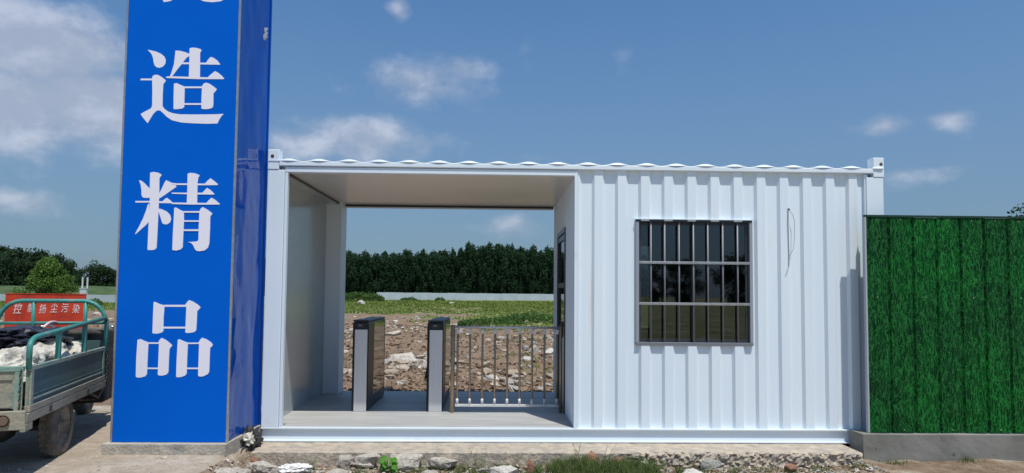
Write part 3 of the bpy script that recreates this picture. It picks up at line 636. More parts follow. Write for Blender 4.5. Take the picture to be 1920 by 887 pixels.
# ------------------------------------------------------------------ barred side gate
gt = thing('railing_gate', 'low steel railing gate between right turnstile and corrugated wall', 'gate', (.15, 7.4, .1345))
gy = 7.405
MB().box((-.428, gy-.013, .196), (.700, gy+.013, .224)).build('rail', 'sunlit_steel', gt, bevel=.004)
MB().tube([(-.43, gy, 1.055), (.70, gy, 1.055)], .014, 10).build('rail', 'brushed_steel', gt, smooth_=True)
for i in range(9):
    x = -.405+.1355*i
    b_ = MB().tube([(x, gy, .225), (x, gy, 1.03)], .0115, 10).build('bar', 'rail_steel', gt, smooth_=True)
    MB().box((x-.017, gy-.0145, .985), (x+.017, gy+.0145, 1.035)).build('bar_clip', 'brushed_steel', b_, bevel=.004)
    MB().tube([(x, gy, .2245), (x, gy, .285)], .0155, 10).build('sunlit_bar_end', 'sunlit_steel', b_, smooth_=True)  # pale collars added to imitate sun striking the lower bar ends
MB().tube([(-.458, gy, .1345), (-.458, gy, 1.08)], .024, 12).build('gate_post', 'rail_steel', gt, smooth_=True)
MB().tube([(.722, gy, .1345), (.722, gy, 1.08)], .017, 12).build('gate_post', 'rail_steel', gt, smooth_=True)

# ------------------------------------------------------------------ green printed fence on its kerb
FY = 6.35
kerb = rough_block('fence_kerb', (3.447, 6.285, -.30), (9.4, 6.535, .138), .05, .006, 'smooth_concrete', 5, 21)
tag(kerb, 'smooth grey concrete kerb wall carrying the green fence', 'kerb wall')
fence = thing('site_fence', 'green steel site fence printed all over with grass', 'fence', (6.4, FY, .14))
PW = .2325
for i in range(25):
    x0 = 3.545+PW*i; x1 = x0+PW-.0015; p = MB(); zt = 2.190+.004*math.sin(i*2.1); zb = .145
    P = [(x0, 0), (x0+.012, 0), (x0+.018, .0), (x1-.034, .0), (x1-.026, .017), (x1-.014, .017), (x1, .0)]
    n = len(P); vs = [(x, FY+h, z) for z in (zb, zt) for x, h in P]+[(x, FY+h+.004, z) for z in (zb, zt) for x, h in P]
    fs = [(k, k+1, n+k+1, n+k) for k in range(n-1)]+[(2*n+k+1, 2*n+k, 3*n+k, 3*n+k+1) for k in range(n-1)]+[(n+k, n+k+1, 3*n+k+1, 3*n+k) for k in range(n-1)]
    fs += [(0, n, 3*n, 2*n), (n-1, 3*n-1, 4*n-1, 2*n-1)]
    q = p.add(vs, fs).build('panel', 'printed_grass', fence)
    for z in ((.17, 2.165) if i % 2 else (1.42, 2.160)):
        MB().lathe([(0, -.003), (.004, -.002), (.0055, 0)], (x0+.10, FY-.0005, z), (0, 1, 0), 8).build('screw', 'aluminium', q)
MB().box((3.528, FY-.006, .145), (3.543, FY+.03, 2.188)).build('edge_strip', 'cable_grey', fence)
mat('dark_green', (.004, .035, .02), .5)
MB().box((3.526, FY-.008, 2.190), (9.36, FY+.022, 2.209)).build('top_trim', 'dark_green', fence)
for i in range(4):
    x = 3.62+1.9*i; MB().box((x, FY+.075, .14), (x+.05, FY+.125, 2.17)).build('post', 'aluminium', fence)
for z in (.55, 1.75): MB().box((3.56, FY+.03, z), (9.35, FY+.072, z+.04)).build('cross_rail', 'aluminium', fence)

# ------------------------------------------------------------------ cargo tricycle (local frame: +y forward, +x to its right side)
TA = math.radians(15.5)
tri = thing('cargo_tricycle', 'muddy teal cargo tricycle with open load bed', 'tricycle', (-3.533, 5.697, .045), TA)
T = lambda mb, name, m, parent=tri, **k: mb.build(name, m, parent, local=True, **k)
S0, S1, TW, ZB, ZP = -.80, 1.16, -.95, .50, .825
T(MB().box((TW+.02, S0+.03, ZB-.01), (-.02, S1-.03, ZB+.015)), 'bed_floor', 'chassis')
def side_board(x0, x1, name='side_board'):
    xo = x1 if x1 > -.5 else x0
    sg = 1 if x1 > -.5 else -1
    pl = T(MB().box((x0+.008, S0+.05, ZB+.045), (x1-.008, S1-.05, ZP-.035)), name, 'teal_panel')
    T(MB().box((x0, S0+.04, ZP-.034), (x1, S1-.04, ZP)), 'top_edge', 'teal_worn', pl, bevel=.004)
    T(MB().box((x0, S0+.04, ZB-.005), (x1+.004, S1-.04, ZB+.044)), 'bottom_edge', 'muddy_paint', pl, bevel=.004)
    xr = x1-.008 if sg > 0 else x0+.002
    T(MB().box((xr, S0+.09, ZB+.075), (xr+.008, S1-.10, ZB+.090)), 'pressed_rib', 'teal_worn', pl, bevel=.002)
    T(MB().box((xr, S0+.09, ZB+.110), (xr+.006, S1-.10, ZB+.118)), 'pressed_rib', 'teal_panel', pl, bevel=.002)
    for y in (S0+.05, S1-.11):
        T(MB().box((x0-.001, y, ZB+.0445), (x1+.001, y+.05, ZP-.0345)), 'end_stile', 'teal_worn', pl, bevel=.004)
side_board(-.035, 0.); side_board(TW, TW+.035)
tg = T(MB().box((TW+.04, S0+.008, ZB+.03), (-.045, S0+.03, ZP-.035)), 'tailgate', 'muddy_paint')
T(MB().box((TW+.02, S0-.002, ZP-.034), (-.035, S0+.035, ZP+.004)), 'top_edge', 'teal_worn', tg, bevel=.004)
T(MB().box((TW+.06, S0-.002, ZB+.04), (-.10, S0+.007, ZB+.055)), 'pressed_rib', 'muddy_paint', tg)
T(MB().box((TW+.06, S0-.002, ZP-.09), (-.10, S0+.007, ZP-.075)), 'pressed_rib', 'muddy_paint', tg)
T(MB().box((-.085, S0-.002, ZB+.0), (-.036, S0+.0075, ZP-.035)), 'corner_plate', 'teal_worn', tg)
T(MB().box((TW+.02, S1-.03, ZB+.02), (-.02, S1-.005, ZP+.06)), 'headboard', 'teal_panel')
# chassis rail and lamp bar under the bed
cf = T(MB().box((-.06, S0-.01, ZB-.075), (.004, S1, ZB-.008)), 'chassis_rail', 'muddy_paint', bevel=.004)
T(MB().box((TW, S0-.01, ZB-.075), (TW+.06, S1, ZB-.008)), 'chassis_rail', 'muddy_paint', bevel=.004)
for y in (S0+.42, S0+1.35): T(MB().box((.001, y, ZB-.062), (.008, y+.06, ZB-.015)), 'slot_shade', 'chassis', cf)  # proud dark blocks standing in for shaded openings
lb = T(MB().box((TW+.0, S0-.04, ZB-.115), (.002, S0-.012, ZB+.020)), 'lamp_bar', 'muddy_paint', bevel=.006)
T(MB().box((-.030, S0-.038, ZB-.13), (.004, S0+.10, ZB-.076)), 'lamp_bracket', 'muddy_paint', lb, bevel=.004)
for x in (-.13, -.23, TW+.13, TW+.23):
    T(MB().lathe([(0, .010), (.030, .010), (.038, 0), (.042, -.004), (.042, .012)], (x, S0-.043, ZB-.045), (0, -1, 0), 18), 'tail_lamp', 'lamp_red' if x in (-.23, TW+.23) else 'lamp_amber', lb)
# tube rails
def arc(p, q, c, n=6): return [Vector(p)*((1-t)**2)+Vector(c)*(2*t*(1-t))+Vector(q)*(t*t) for t in [i/n for i in range(n+1)]]
for x in (-.018, TW+.018):
    path = [(x, S0+.045, ZP-.02), (x, S0+.045, ZP+.12)]+arc((x, S0+.045, ZP+.13), (x, S0+.20, ZP+.205), (x, S0+.05, ZP+.197))+[(x, S1-.02, ZP+.28)]
    sr_ = T(MB().tube(path, .0195, 8), 'side_rail', 'teal_paint', smooth_=True)
    for y in (S0+.62, S0+1.28):
        zt = ZP+.205+(y-S0-.20)/(S1-S0-.22)*.075
        T(MB().box((x-.016, y, ZP+.0), (x+.016, y+.04, zt)), 'rail_post', 'teal_paint', sr_)
ax0, ax1, zt = TW+.01, -.012, ZP+.445
path = [(ax1, S1, ZB+.02), (ax1, S1, ZP+.22)]+arc((ax1, S1, ZP+.24), (ax1-.20, S1, zt), (ax1-.05, S1, zt-.01))+arc((ax0+.20, S1, zt), (ax0, S1, ZP+.24), (ax0+.05, S1, zt-.01))+[(ax0, S1, ZB+.02)]
ar = T(MB().tube(path, .0205, 10), 'head_arch', 'teal_paint', smooth_=True)
T(MB().tube([(ax0, S1, ZP+.23), (ax1, S1, ZP+.23)], .016, 8), 'cross_tube', 'teal_paint', ar, smooth_=True)
for x in (ax0+.30, ax0+.74): T(MB().tube([(x, S1, ZP+.0), (x, S1, zt)], .018, 8), 'arch_post', 'teal_paint', ar, smooth_=True)
def chain(x, y, z0, z1, n=7):
    mb = MB()
    for i in range(n):
        z = z0+(z1-z0)*i/n; w = .010; o = (i % 2)*.006
        mb.tube([(x+o, y-w, z), (x+o, y, z-.016), (x+o, y+w, z), (x+o, y, z+.016), (x+o, y-w, z)], .0035, 5, cap=False)
    return mb
T(chain(.016, S1-.06, ZB-.02, ZP, 10), 'latch_chain', 'chassis'); T(chain(-.05, S0-.012, ZB+.04, ZP, 10), 'latch_chain', 'chassis')
def wheel(x, y, r, w, name='wheel'):
    wroot = T(MB().lathe([(r*.62, -w*.5), (r*.80, -w*.56), (r*.93, -w*.50), (r*.99, -w*.30), (r, 0), (r*.99, w*.30), (r*.93, w*.50), (r*.80, w*.56), (r*.62, w*.5)], (x, y, r-.015), (1, 0, 0), 40), name, 'rubber', smooth_=True)
    tr_ = MB()
    for k in range(30):
        a = 2*math.pi*k/30
        for s_ in (-1, 1):
            c = Vector((x+s_*w*.22, y+math.cos(a)*r*.995, r-.015+math.sin(a)*r*.995)); t1 = Vector((0, -math.sin(a), math.cos(a))); n1 = Vector((0, math.cos(a), math.sin(a)))
            vs = [c+Vector((sx*w*.17, 0, 0))+t1*(sy_*.014+s_*sx*.008)+n1*h for h in (-.006, .006) for sx, sy_ in ((-1, -1), (1, -1), (1, 1), (-1, 1))]
            tr_.add(vs, [(0, 3, 2, 1), (4, 5, 6, 7), (0, 1, 5, 4), (1, 2, 6, 5), (2, 3, 7, 6), (3, 0, 4, 7)])
    T(tr_, 'tread', 'rubber', wroot, kind='stuff')
    T(MB().lathe([(.0, w*.34), (r*.16, w*.34), (r*.18, w*.20), (r*.30, w*.16), (r*.42, w*.05), (r*.52, w*.12), (r*.60, w*.42), (r*.645, w*.49), (r*.645, -w*.49), (r*.60, -w*.42), (r*.5, -w*.1), (0, -w*.1)], (x, y, r-.015), (1, 0, 0), 32), 'rim', 'rim_paint', wroot, smooth_=True)
    for k in range(5):
        a = 2*math.pi*k/5+.3; MB().tube([(x+w*.18, y+math.cos(a)*r*.24, r-.015+math.sin(a)*r*.24), (x+w*.32, y+math.cos(a)*r*.24, r-.015+math.sin(a)*r*.24)], .011, 6).build('wheel_nut', 'aluminium', wroot, local=True)
wheel(-.085, .10, .262, .11); wheel(TW+.085, .05, .275, .13); wheel(TW/2, 2.25, .26, .10)
T(MB().tube([(TW+.10, .05, .26), (-.10, .05, .26)], .038, 10), 'rear_axle', 'chassis')
T(MB().lathe([(0, -.1), (.08, -.1), (.12, -.04), (.12, .04), (.08, .1), (0, .1)], (TW/2, .05, .26), (1, 0, 0), 18), 'differential', 'chassis')
for x in (-.19, TW+.19):
    lf = MB()
    for i in range(4):
        L = .42-.09*i; lf.tube([(x, -.06-L, .40-.02*i+.05), (x, -.06-L*.5, .345-.014*i), (x, -.06, .325-.014*i), (x, -.06+L*.5, .345-.014*i), (x, -.06+L, .40-.02*i+.05)], .014, 4)
    T(lf, 'leaf_spring', 'chassis')
for x in (TW/2-.22, TW/2+.22): T(MB().box((x-.025, S0+.05, ZB-.09), (x+.025, 1.9, ZB-.02)), 'chassis_rail', 'chassis')
eng = T(MB().box((TW/2-.17, 1.22, .20), (TW/2+.20, 1.60, .47)), 'engine', 'chassis', bevel=.03)
T(MB().tube([(-.30, 1.3, .30), (-.22, .9, .26), (-.22, .35, .27)], .028, 10), 'exhaust', 'chassis', smooth_=True)
T(MB().box((-.40, 1.22, .26), (-.03, 1.62, .98)), 'dark_filler_box', 'chassis', bevel=.02)  # made-up block, keeps the gap ahead of the bed dark
T(MB().box((-.36, 1.63, .60), (-.06, 1.66, .92)), 'dark_filler_lid', 'chassis')
T(MB().tube([(-.05, S1+.02, .50), (-.03, S1+.03, .40), (-.05, S1-.04, .33), (-.11, S1-.08, .38)], .013, 8), 'tow_hook', 'muddy_paint', smooth_=True)
T(MB().box((TW/2-.20, 1.26, .62), (TW/2+.20, 1.74, .74)), 'seat', 'seat_vinyl', bevel=.04)
T(MB().box((TW/2-.18, 1.30, .48), (TW/2+.18, 1.70, .619)), 'seat_box', 'teal_panel', bevel=.01)
T(MB().box((TW/2-.30, 1.75, .44), (TW/2+.30, 2.05, .47)), 'foot_board', 'chassis')
for x in (TW/2-.085, TW/2+.085): T(MB().tube([(x, 2.25, .25), (x, 2.12, .62), (x, 2.06, .80)], .022, 8), 'front_fork', 'chassis', smooth_=True)
T(MB().box((TW/2-.11, 1.98, .62), (TW/2+.11, 2.14, .80)), 'fork_crown', 'teal_paint', bevel=.02)
T(MB().tube([(TW/2-.36, 1.82, .98), (TW/2-.28, 1.95, 1.0), (TW/2-.08, 2.03, .86), (TW/2+.08, 2.03, .86), (TW/2+.28, 1.95, 1.0), (TW/2+.36, 1.82, .98)], .013, 8), 'handlebar', 'aluminium', smooth_=True)
T(MB().lathe([(0, .05), (.05, .03), (.075, -.03), (.07, -.09), (0, -.11)], (TW/2, 2.13, .88), (0, 1, 0), 20), 'headlight', 'aluminium', smooth_=True)
mg = MB().add([(TW/2+w_, 2.25+.30*math.cos(a), .26+.30*math.sin(a)) for a in [math.pi*(.05+.8*i/10) for i in range(11)] for w_ in (-.07, .07)], [(2*i, 2*i+1, 2*i+3, 2*i+2) for i in range(10)])
T(mg, 'mudguard', 'teal_paint')
# load on the bed: things of their own
def lump(name, c, rad, m, amp, freq, seed, sub=5, flat=.0, rz=0., fold=.0):
    bm = bmesh.new(); bmesh.ops.create_icosphere(bm, subdivisions=sub, radius=1)
    for v in bm.verts:
        p = v.co.copy(); q = p*freq+Vector((seed*3.1, seed, 0))
        r = 1+amp*mnoise.fractal(q, 1., 2., 4)+fold*(abs(mnoise.noise(q*2.3))*-1+.25)
        v.co = Vector((p.x*rad[0], p.y*rad[1], max(p.z, -flat if flat else -1)*rad[2]))*r
    for f in bm.faces: f.smooth = fold == 0
    zmin = min(v.co.z for v in bm.verts)
    for v in bm.verts: v.co.z -= zmin
    me = bpy.data.meshes.new(name); bm.to_mesh(me); bm.free(); me.materials.append(MATS[m]); o = bpy.data.objects.new(name, me); COL.objects.link(o)
    o.location = c; o.rotation_euler = (0, 0, rz); return o
def on_tri(x, y, z):
    return (-3.533+x*math.cos(TA)-y*math.sin(TA), 5.697+x*math.sin(TA)+y*math.cos(TA), .045+z)
def load(name, lab, cat, x, y, z, rad, m, **k):
    rz = k.pop('rz', 0.)
    return tag(lump(name, on_tri(x, y, z), rad, m, rz=TA+rz, **k), lab, cat)
load('folded_tarp', 'crumpled black tarpaulin heaped over the sacks in the tricycle bed', 'tarp', -.42, .42, .82, (.25, .60, .11), 'tarp', amp=.35, freq=1.7, seed=3, fold=.30)
load('cement_sack', 'white sack between the right rail posts of the tricycle', 'sack', -.22, .16, .515, (.18, .38, .215), 'sack', amp=.28, freq=1.3, seed=7, fold=.22)
load('cement_sack', 'white sack slumped at the rear right corner of the tricycle bed', 'sack', -.23, -.40, .515, (.18, .30, .195), 'sack', amp=.28, freq=1.3, seed=12, fold=.22)
load('cement_sack', 'white sack by the headboard inside the tricycle bed', 'sack', -.30, .82, .515, (.22, .26, .19), 'sack', amp=.28, freq=1.3, seed=17, fold=.22)
load('plastic_sheet', 'clear bluish plastic sheeting bunched behind the tailgate of the tricycle', 'sheeting', -.66, -.28, .515, (.27, .44, .215), 'clear_sheet', amp=.35, freq=2.6, seed=23, fold=.5)
load('rubble_bag', 'grey sack lying along the left side of the tricycle bed', 'sack', -.78, .55, .515, (.22, .42, .17), 'sack', amp=.28, freq=1.3, seed=29, fold=.22)
hn = MB().tube(arc((-.30, .38, 1.05), (-.32, .82, 1.06), (-.31, .60, 1.12), 8), .012, 8).build('pink_handle', 'pink_rod', None, smooth_=True)
hn.location = on_tri(0, 0, 0); hn.rotation_euler = (0, 0, TA); tag(hn, 'thin pale pink rod lying on the black tarpaulin', 'rod')

# ------------------------------------------------------------------ red board with brushed characters
SY = 16.7
board = thing('slogan_board', 'red board with a row of brushed Chinese characters behind the tricycle', 'sign', (-10.95, SY, 0))
MB().box((-11.90, SY, .0), (-9.99, SY+.05, 1.33)).build('panel', 'red_board', board, bevel=.004)
MB().box((-11.91, SY-.01, 1.332), (-9.98, SY+.06, 1.35)).build('frame', 'red_board', board)
for x in (-11.7, -10.2): MB().tube([(x, SY+.08, -.05), (x, SY+.08, 1.31)], .03, 6).build('post', 'chassis', board); MB().tube([(x, SY+.10, 1.1), (x, SY+.75, -.03)], .025, 6).build('brace', 'chassis', board)
txt_x = [-11.60, -11.28, -11.00, -10.73, -10.47, -10.20]
for i, ch in enumerate('控制扬尘污染'):
    fc = bpy.data.curves.new('character', 'FONT'); fc.body = ch; fc.size = .225+.03*(i == 0); fc.extrude = .003; fc.offset = .002; fc.shear = .18; fc.align_x = 'CENTER'; fc.align_y = 'CENTER'
    fo = bpy.data.objects.new('character', fc); COL.objects.link(fo); fo.parent = board
    fo.location = (txt_x[i]+10.95, -.006, 0.955+(.0, .02, .0, .02, .03, .01)[i]); fo.rotation_euler = (math.pi/2, 0, 0); fo.scale = (.78, 1.05, 1)
    fc.materials.append(MATS['chalk_paint']); bpy.context.view_layer.update()
    me = bpy.data.meshes.new_from_object(fo.evaluated_get(bpy.context.evaluated_depsgraph_get())); mo = bpy.data.objects.new('character', me); COL.objects.link(mo)
    mo.parent = board; mo.location = fo.location; mo.rotation_euler = fo.rotation_euler; mo.scale = fo.scale; bpy.data.objects.remove(fo)

# ------------------------------------------------------------------ stones, bricks, rubble
def chunk_mesh(name, m, seed, n=18, sx=1., sy=1., sz=.6, flat=.25):
    r = random.Random(seed); bm = bmesh.new()
    for i in range(n):
        p = Vector((r.gauss(0, 1), r.gauss(0, 1), r.gauss(0, 1))).normalized()
        q = max(abs(p.x), abs(p.y), abs(p.z)); p = p/(q**.6)*r.uniform(.8, 1.0)
        bm.verts.new((p.x*.5*sx, p.y*.5*sy, p.z*.5*sz))
    g = bmesh.ops.convex_hull(bm, input=bm.verts)
    bmesh.ops.delete(bm, geom=[v for v in bm.verts if not v.link_faces], context='VERTS')
    z0 = min(v.co.z for v in bm.verts)
    for v in bm.verts: v.co.z -= z0
    me = bpy.data.meshes.new(name); bm.to_mesh(me); bm.free(); me.materials.append(MATS[m]); return me
def gx(u, v, z=-.12):                                              # ground point for a feature of the front strip
    y = (EYE-z)*1264/(v-552.8-.0087*(u-929)); return (u-929)/1264*y, y
def stone(name, u, v, wpx, hpx, m, lab, cat, seed, sz=None, grp=None, z=-.125, rz=0., rough=True, dy=.7):
    x, y = gx(u, v, z); y = min(y, 6.10); x = (u-929)/1264*y
    k = y/1264; w, h = wpx*k*1.18, hpx*k*1.35
    me = chunk_mesh(name, m, seed, 20, 1, dy, h/w*1.15)
    o = bpy.data.objects.new(name, me); COL.objects.link(o); o.location = (x, y, ground_h(x, y)-.008); o.scale = (w, w, w); o.rotation_euler = (0, 0, rz)
    if rough:
        s_ = o.modifiers.new('subdivision', 'SUBSURF'); s_.subdivision_type = 'SIMPLE'; s_.levels = s_.render_levels = 3
        t_ = bpy.data.textures.new('rough', 'CLOUDS'); t_.noise_scale = .22; t_.noise_depth = 4
        d_ = o.modifiers.new('displace', 'DISPLACE'); d_.texture = t_; d_.strength = .12; d_.mid_level = .5; d_.texture_coords = 'LOCAL'
    return tag(o, lab, cat, grp)
stone('brick_fragment', 1112, 868, 24, 22, 'red_brick', 'broken red brick in the grass, left of two below the cabin', 'brick', 3)
stone('brick_fragment', 1160, 868, 20, 17, 'red_brick', 'small rounded brick piece in the grass, right of two below the cabin', 'brick', 4)
stone('brick_fragment', 998, 886, 13, 24, 'red_brick', 'upright narrow brick piece at the left edge of the grass', 'brick', 6, dy=.6)
stone('brick_fragment', 490, 864, 14, 11, 'red_brick', 'tiny orange brick bit at the left corner of the footing', 'brick', 8)
stone('brick_fragment', 1484, 884, 24, 13, 'red_brick', 'dull red brick piece on soil below the right part of the footing', 'brick', 9)
stone('pale_stone', 1208, 874, 19, 13, 'white_stone', 'small white stone lying at the right end of the grass', 'stone', 14)
stone('white_slab', 1296, 899, 54, 15, 'white_stone', 'flat white slab cut off by the bottom edge of the photo', 'slab', 15, dy=.9)
stone('mottled_stone', 948, 889, 48, 16, 'white_stone', 'mottled white flat stone just left of the upright brick', 'stone', 17)
stone('grey_stone', 1332, 858, 42, 12, 'grey_stone', 'upper of two flat grey stones leaning on the footing', 'stone', 20)
stone('grey_stone', 1326, 872, 36, 10, 'grey_stone', 'lower of two flat grey stones below the footing', 'stone', 22)
stone('grey_stone', 914, 878, 34, 11, 'grey_stone', 'pale grey flat stone between the weeds and the mottled stone', 'stone', 24)
stone('concrete_chunk', 655, 866, 30, 19, 'pale_chunk', 'rounded tan concrete chunk, leftmost of the row by the broadleaf weed', 'concrete chunk', 31)
stone('concrete_chunk', 697, 868, 46, 22, 'pale_chunk', 'wide tan concrete chunk immediately left of the broadleaf weed', 'concrete chunk', 33)
stone('concrete_chunk', 768, 862, 62, 22, 'pale_chunk', 'large pale concrete chunk immediately right of the broadleaf weed', 'concrete chunk', 35, rz=.2)
stone('concrete_chunk', 836, 862, 50, 17, 'pale_chunk', 'flat pale concrete chunk at the right end of the row', 'concrete chunk', 37)
stone('concrete_chunk', 745, 850, 40, 13, 'grey_stone', 'grey jagged chunk behind the broadleaf weed on the footing', 'concrete chunk', 39)
stone('concrete_chunk', 690, 846, 44, 9, 'pale_chunk', 'thin slab piece lying above the wide tan chunk', 'concrete chunk', 41)
stone('concrete_chunk', 640, 884, 40, 11, 'pale_chunk', 'low sandy chunk at the bottom edge near the silver scrap', 'concrete chunk', 43)
stone('concrete_chunk', 505, 882, 70, 22, 'pale_chunk', 'long sandy block at the bottom edge left of the silver scrap', 'concrete chunk', 45, rz=-.5, dy=.4)
stone('concrete_chunk', 462, 874, 42, 22, 'pale_chunk', 'tilted broken concrete piece beside the plinth corner', 'concrete chunk', 47, rz=.6, z=-.02)
stone('concrete_chunk', 436, 884, 50, 16, 'pale_chunk', 'broken edge of sandy ground below the plinth corner', 'concrete chunk', 48, rz=.4, z=-.02)
stone('concrete_chunk', 810, 884, 30, 8, 'pale_chunk', 'small pale chunk on the soil below the large chunk', 'concrete chunk', 49)
fo_ = lump('silver_scrap', (0, 0, 0), (.155, .05, .04), 'foil', .35, 2., 5, 4, rz=.25, fold=.3); x, y = gx(562, 878); fo_.location = (x, y, ground_h(x, y)-.005)
tag(fo_, 'crumpled silver foil scrap on the soil below the cabin', 'scrap')
cr = lump('black_debris', (-2.235, 6.30, -.12), (.07, .20, .12), 'cast_black', .6, 3.5, 9, 4, fold=.6); tag(cr, 'jagged black debris wedged between plinth and cabin', 'debris')
cw = lump('paper_scrap', (-2.20, 6.16, .035), (.05, .045, .055), 'sack', .5, 2.8, 19, 3, fold=.5); tag(cw, 'crumpled white paper scrap on the black debris', 'scrap')
# small gravel and soil crumbs on the front strip, too many to count
def scatter_stuff(name, n, fn, m, lab, seed, meshes=8, cat='gravel'):
    r = random.Random(seed); protos = []
    for i in range(meshes):
        me = chunk_mesh('p', m, seed*100+i, 10, 1, .8, .6); protos.append(([v.co.copy() for v in me.vertices], [tuple(p.vertices) for p in me.polygons])); bpy.data.meshes.remove(me)
    mb = MB()
    for _ in range(n):
        q = fn(r)
        if q is None: continue
        x, y, s = q; vs, fs = r.choice(protos); a = r.uniform(0, 6.28); c, s_ = math.cos(a), math.sin(a); z = ground_h(x, y)-s*.12
        mb.add([(x+(v.x*c-v.y*s_)*s, y+(v.x*s_+v.y*c)*s, z+v.z*s) for v in vs], fs)
    o = mb.build(name, m); return tag(o, lab, cat, kind='stuff')
def front_fn(r):
    x = r.uniform(-2.2, 3.4); y = r.uniform(5.3, 6.16)
    return x, y, .010+.045*r.random()**3.2
scatter_stuff('gravel', 3200, front_fn, 'pale_chunk', 'pale gravel and crumbs on the soil below the cabin', 1)
scatter_stuff('dark_gravel', 1200, front_fn, 'grey_stone', 'grey stone chips on the soil below the cabin', 2)
scatter_stuff('soil_crumbs', 2600, front_fn, 'soil_clod', 'brown soil crumbs and litter on the ground below the cabin', 5)
scatter_stuff('brick_crumbs', 160, lambda r: (r.uniform(-2.2, 3.4), r.uniform(5.4, 6.16), .01+.02*r.random()), 'red_brick', 'red brick crumbs on the soil below the cabin', 4)
scatter_stuff('sand_crumbs', 420, lambda r: (r.uniform(-5.5, -2.25), r.uniform(4.9, 5.75), .008+.03*r.random()**3), 'pale_chunk', 'small crumbs on the sandy ground left of the plinth', 3)
def field_xy(r, ya, yb, pw=1.):
    y = ya+(yb-ya)*r.random()**pw
    if r.random() < .62: x = y*r.uniform(-.30, .14)
    else: x = y*r.uniform(-.78, -.50)
    return x, y
def field_fn(r):
    x, y = field_xy(r, 9.6, 40, 1.3)
    dens = sstep(-.25, .3, fbm(x*.22, y*.22, 12, 3)+.1)*(1-.75*sstep(24, 34, y))
    if x > -.9: dens *= .30
    if r.random() > dens: return None
    return x, y, .05+.24*r.random()**2.6
scatter_stuff('rubble', 9000, field_fn, 'rubble_tan', 'broken concrete rubble strewn over the brown field behind the cabin', 6, cat='rubble')
scatter_stuff('rubble_dark', 3500, field_fn, 'grey_stone', 'grey stone rubble strewn over the brown field behind the cabin', 7, cat='rubble')
scatter_stuff('soil_clods', 15000, lambda r: (*field_xy(r, 9.3, 30, 1.2), .03+.12*r.random()**2.4), 'soil_clod', 'brown soil clods on the field behind the cabin', 8, cat='soil')
cm = [chunk_mesh('concrete_chunk', ('pale_chunk', 'white_stone', 'rubble_tan', 'rubble_tan', 'pale_chunk', 'rubble_tan', 'rubble_tan', 'grey_stone')[i], 300+i, 16, 1, .8, .55) for i in range(8)]
r7 = random.Random(77)
def field_chunk(x, y, s, i, lab=None, grp='concrete chunks in the field', sc=(1, 1, 1)):
    o = bpy.data.objects.new('concrete_chunk', cm[i % 8]); COL.objects.link(o); o.location = (x, y, ground_h(x, y)-.1*s); o.scale = (s*sc[0], s*sc[1], s*sc[2]); o.rotation_euler = (0, 0, r7.uniform(0, 6.28))
    return tag(o, lab or 'broken concrete chunk among many lying on the rough field behind the cabin', 'concrete chunk', grp if lab is None else None)
def fx(u, v, z=.02): y = (EYE-z)*1264/(v-552.8-.0087*(u-929)); return (u-929)/1264*y, y
for u, v, w, i, lab, sc in ((925, 707, 38, 1, 'curved white concrete chunk behind the steel railing gate, lower middle', (1, .8, .9)), (990, 682, 26, 1, 'upper white block of two behind the right bars of the gate', (1, .9, 1.2)),
        (1000, 660, 34, 0, 'wide pale chunk above the white block behind the gate', (1, .9, 1.1)), (975, 720, 34, 2, 'pointed tan stone behind the gate near the cabin floor', (1, .8, 1.1)),
        (680, 571, 18, 1, 'small white block on the grass at the left of the passage view', (1, 1, 1.2)), (848, 570, 12, 1, 'small white block on the grass in the middle of the passage view', (1, 1, 1)),
        (757, 676, 60, 0, 'large jagged concrete slab between the two turnstiles', (1, .8, 1.0)), (782, 688, 44, 1, 'whitish slab lying right below the large jagged slab between the turnstiles', (1, .8, .6)),
        (738, 694, 50, 6, 'long flat pale slab low between the two turnstiles', (1.2, .8, .5)), (745, 630, 44, 4, 'pale slab at the top of the rubble between the turnstiles', (1, .8, .6)),
        (790, 640, 26, 2, 'small pale block near the left edge of the second turnstile', (1, .8, .9)), (762, 712, 30, 2, 'flat tan chunk near the floor edge between the turnstiles', (1, .8, .5)),
        (730, 728, 24, 3, 'grey chunk at the foot of the first turnstile in the soil', (1, .8, .9)), (650, 655, 24, 0, 'pale chunk beside the left passage wall', (1, .8, .9)),
        (190, 625, 44, 2, 'tan concrete chunk visible between tricycle arch and pillar', (1, 1, .7)), (200, 590, 34, 0, 'pale slab on the rubble between tricycle arch and pillar', (1, 1, .6))):
    x, y = fx(u, v); field_chunk(x, y, w*y/1264, i, lab, None, sc)
k = 0
while k < 190:
    x, y = field_xy(r7, 11, 40, 1.1)
    if fbm(x*.22, y*.22, 12, 3) < -.12 or (x > -.9 and r7.random() < .75): continue
    field_chunk(x, y, (.14+.30*r7.random()**1.6)*(1 if y < 24 else .8), k); k += 1

# ------------------------------------------------------------------ grass, weeds
def blades(name, n, fn, m, lab, seed, seg=2, cat='grass'):
    r = random.Random(seed); vs = []; fs = []
    for _ in range(n):
        q = fn(r)
        if q is None: continue
        x, y, h, w = q; z = ground_h(x, y)-.01; a = r.uniform(0, 6.28); lean = r.uniform(.1, .75)*h; b = r.uniform(0, 6.28)
        wx, wy = math.cos(a)*w, math.sin(a)*w; lx, ly = math.cos(b)*lean, math.sin(b)*lean; i = len(vs)
        vs += [(x-wx, y-wy, z), (x+wx, y+wy, z), (x+wx*.8+lx*.3, y+wy*.8+ly*.3, z+h*.55), (x-wx*.8+lx*.3, y-wy*.8+ly*.3, z+h*.55), (x+lx, y+ly, z+h*r.uniform(.75, 1))]
        fs += [(i, i+1, i+2, i+3), (i+3, i+2, i+4)]
    me = bpy.data.meshes.new(name); me.from_pydata(vs, [], fs); me.materials.append(MATS[m]); o = bpy.data.objects.new(name, me); COL.objects.link(o)
    return tag(o, lab, cat, kind='stuff')
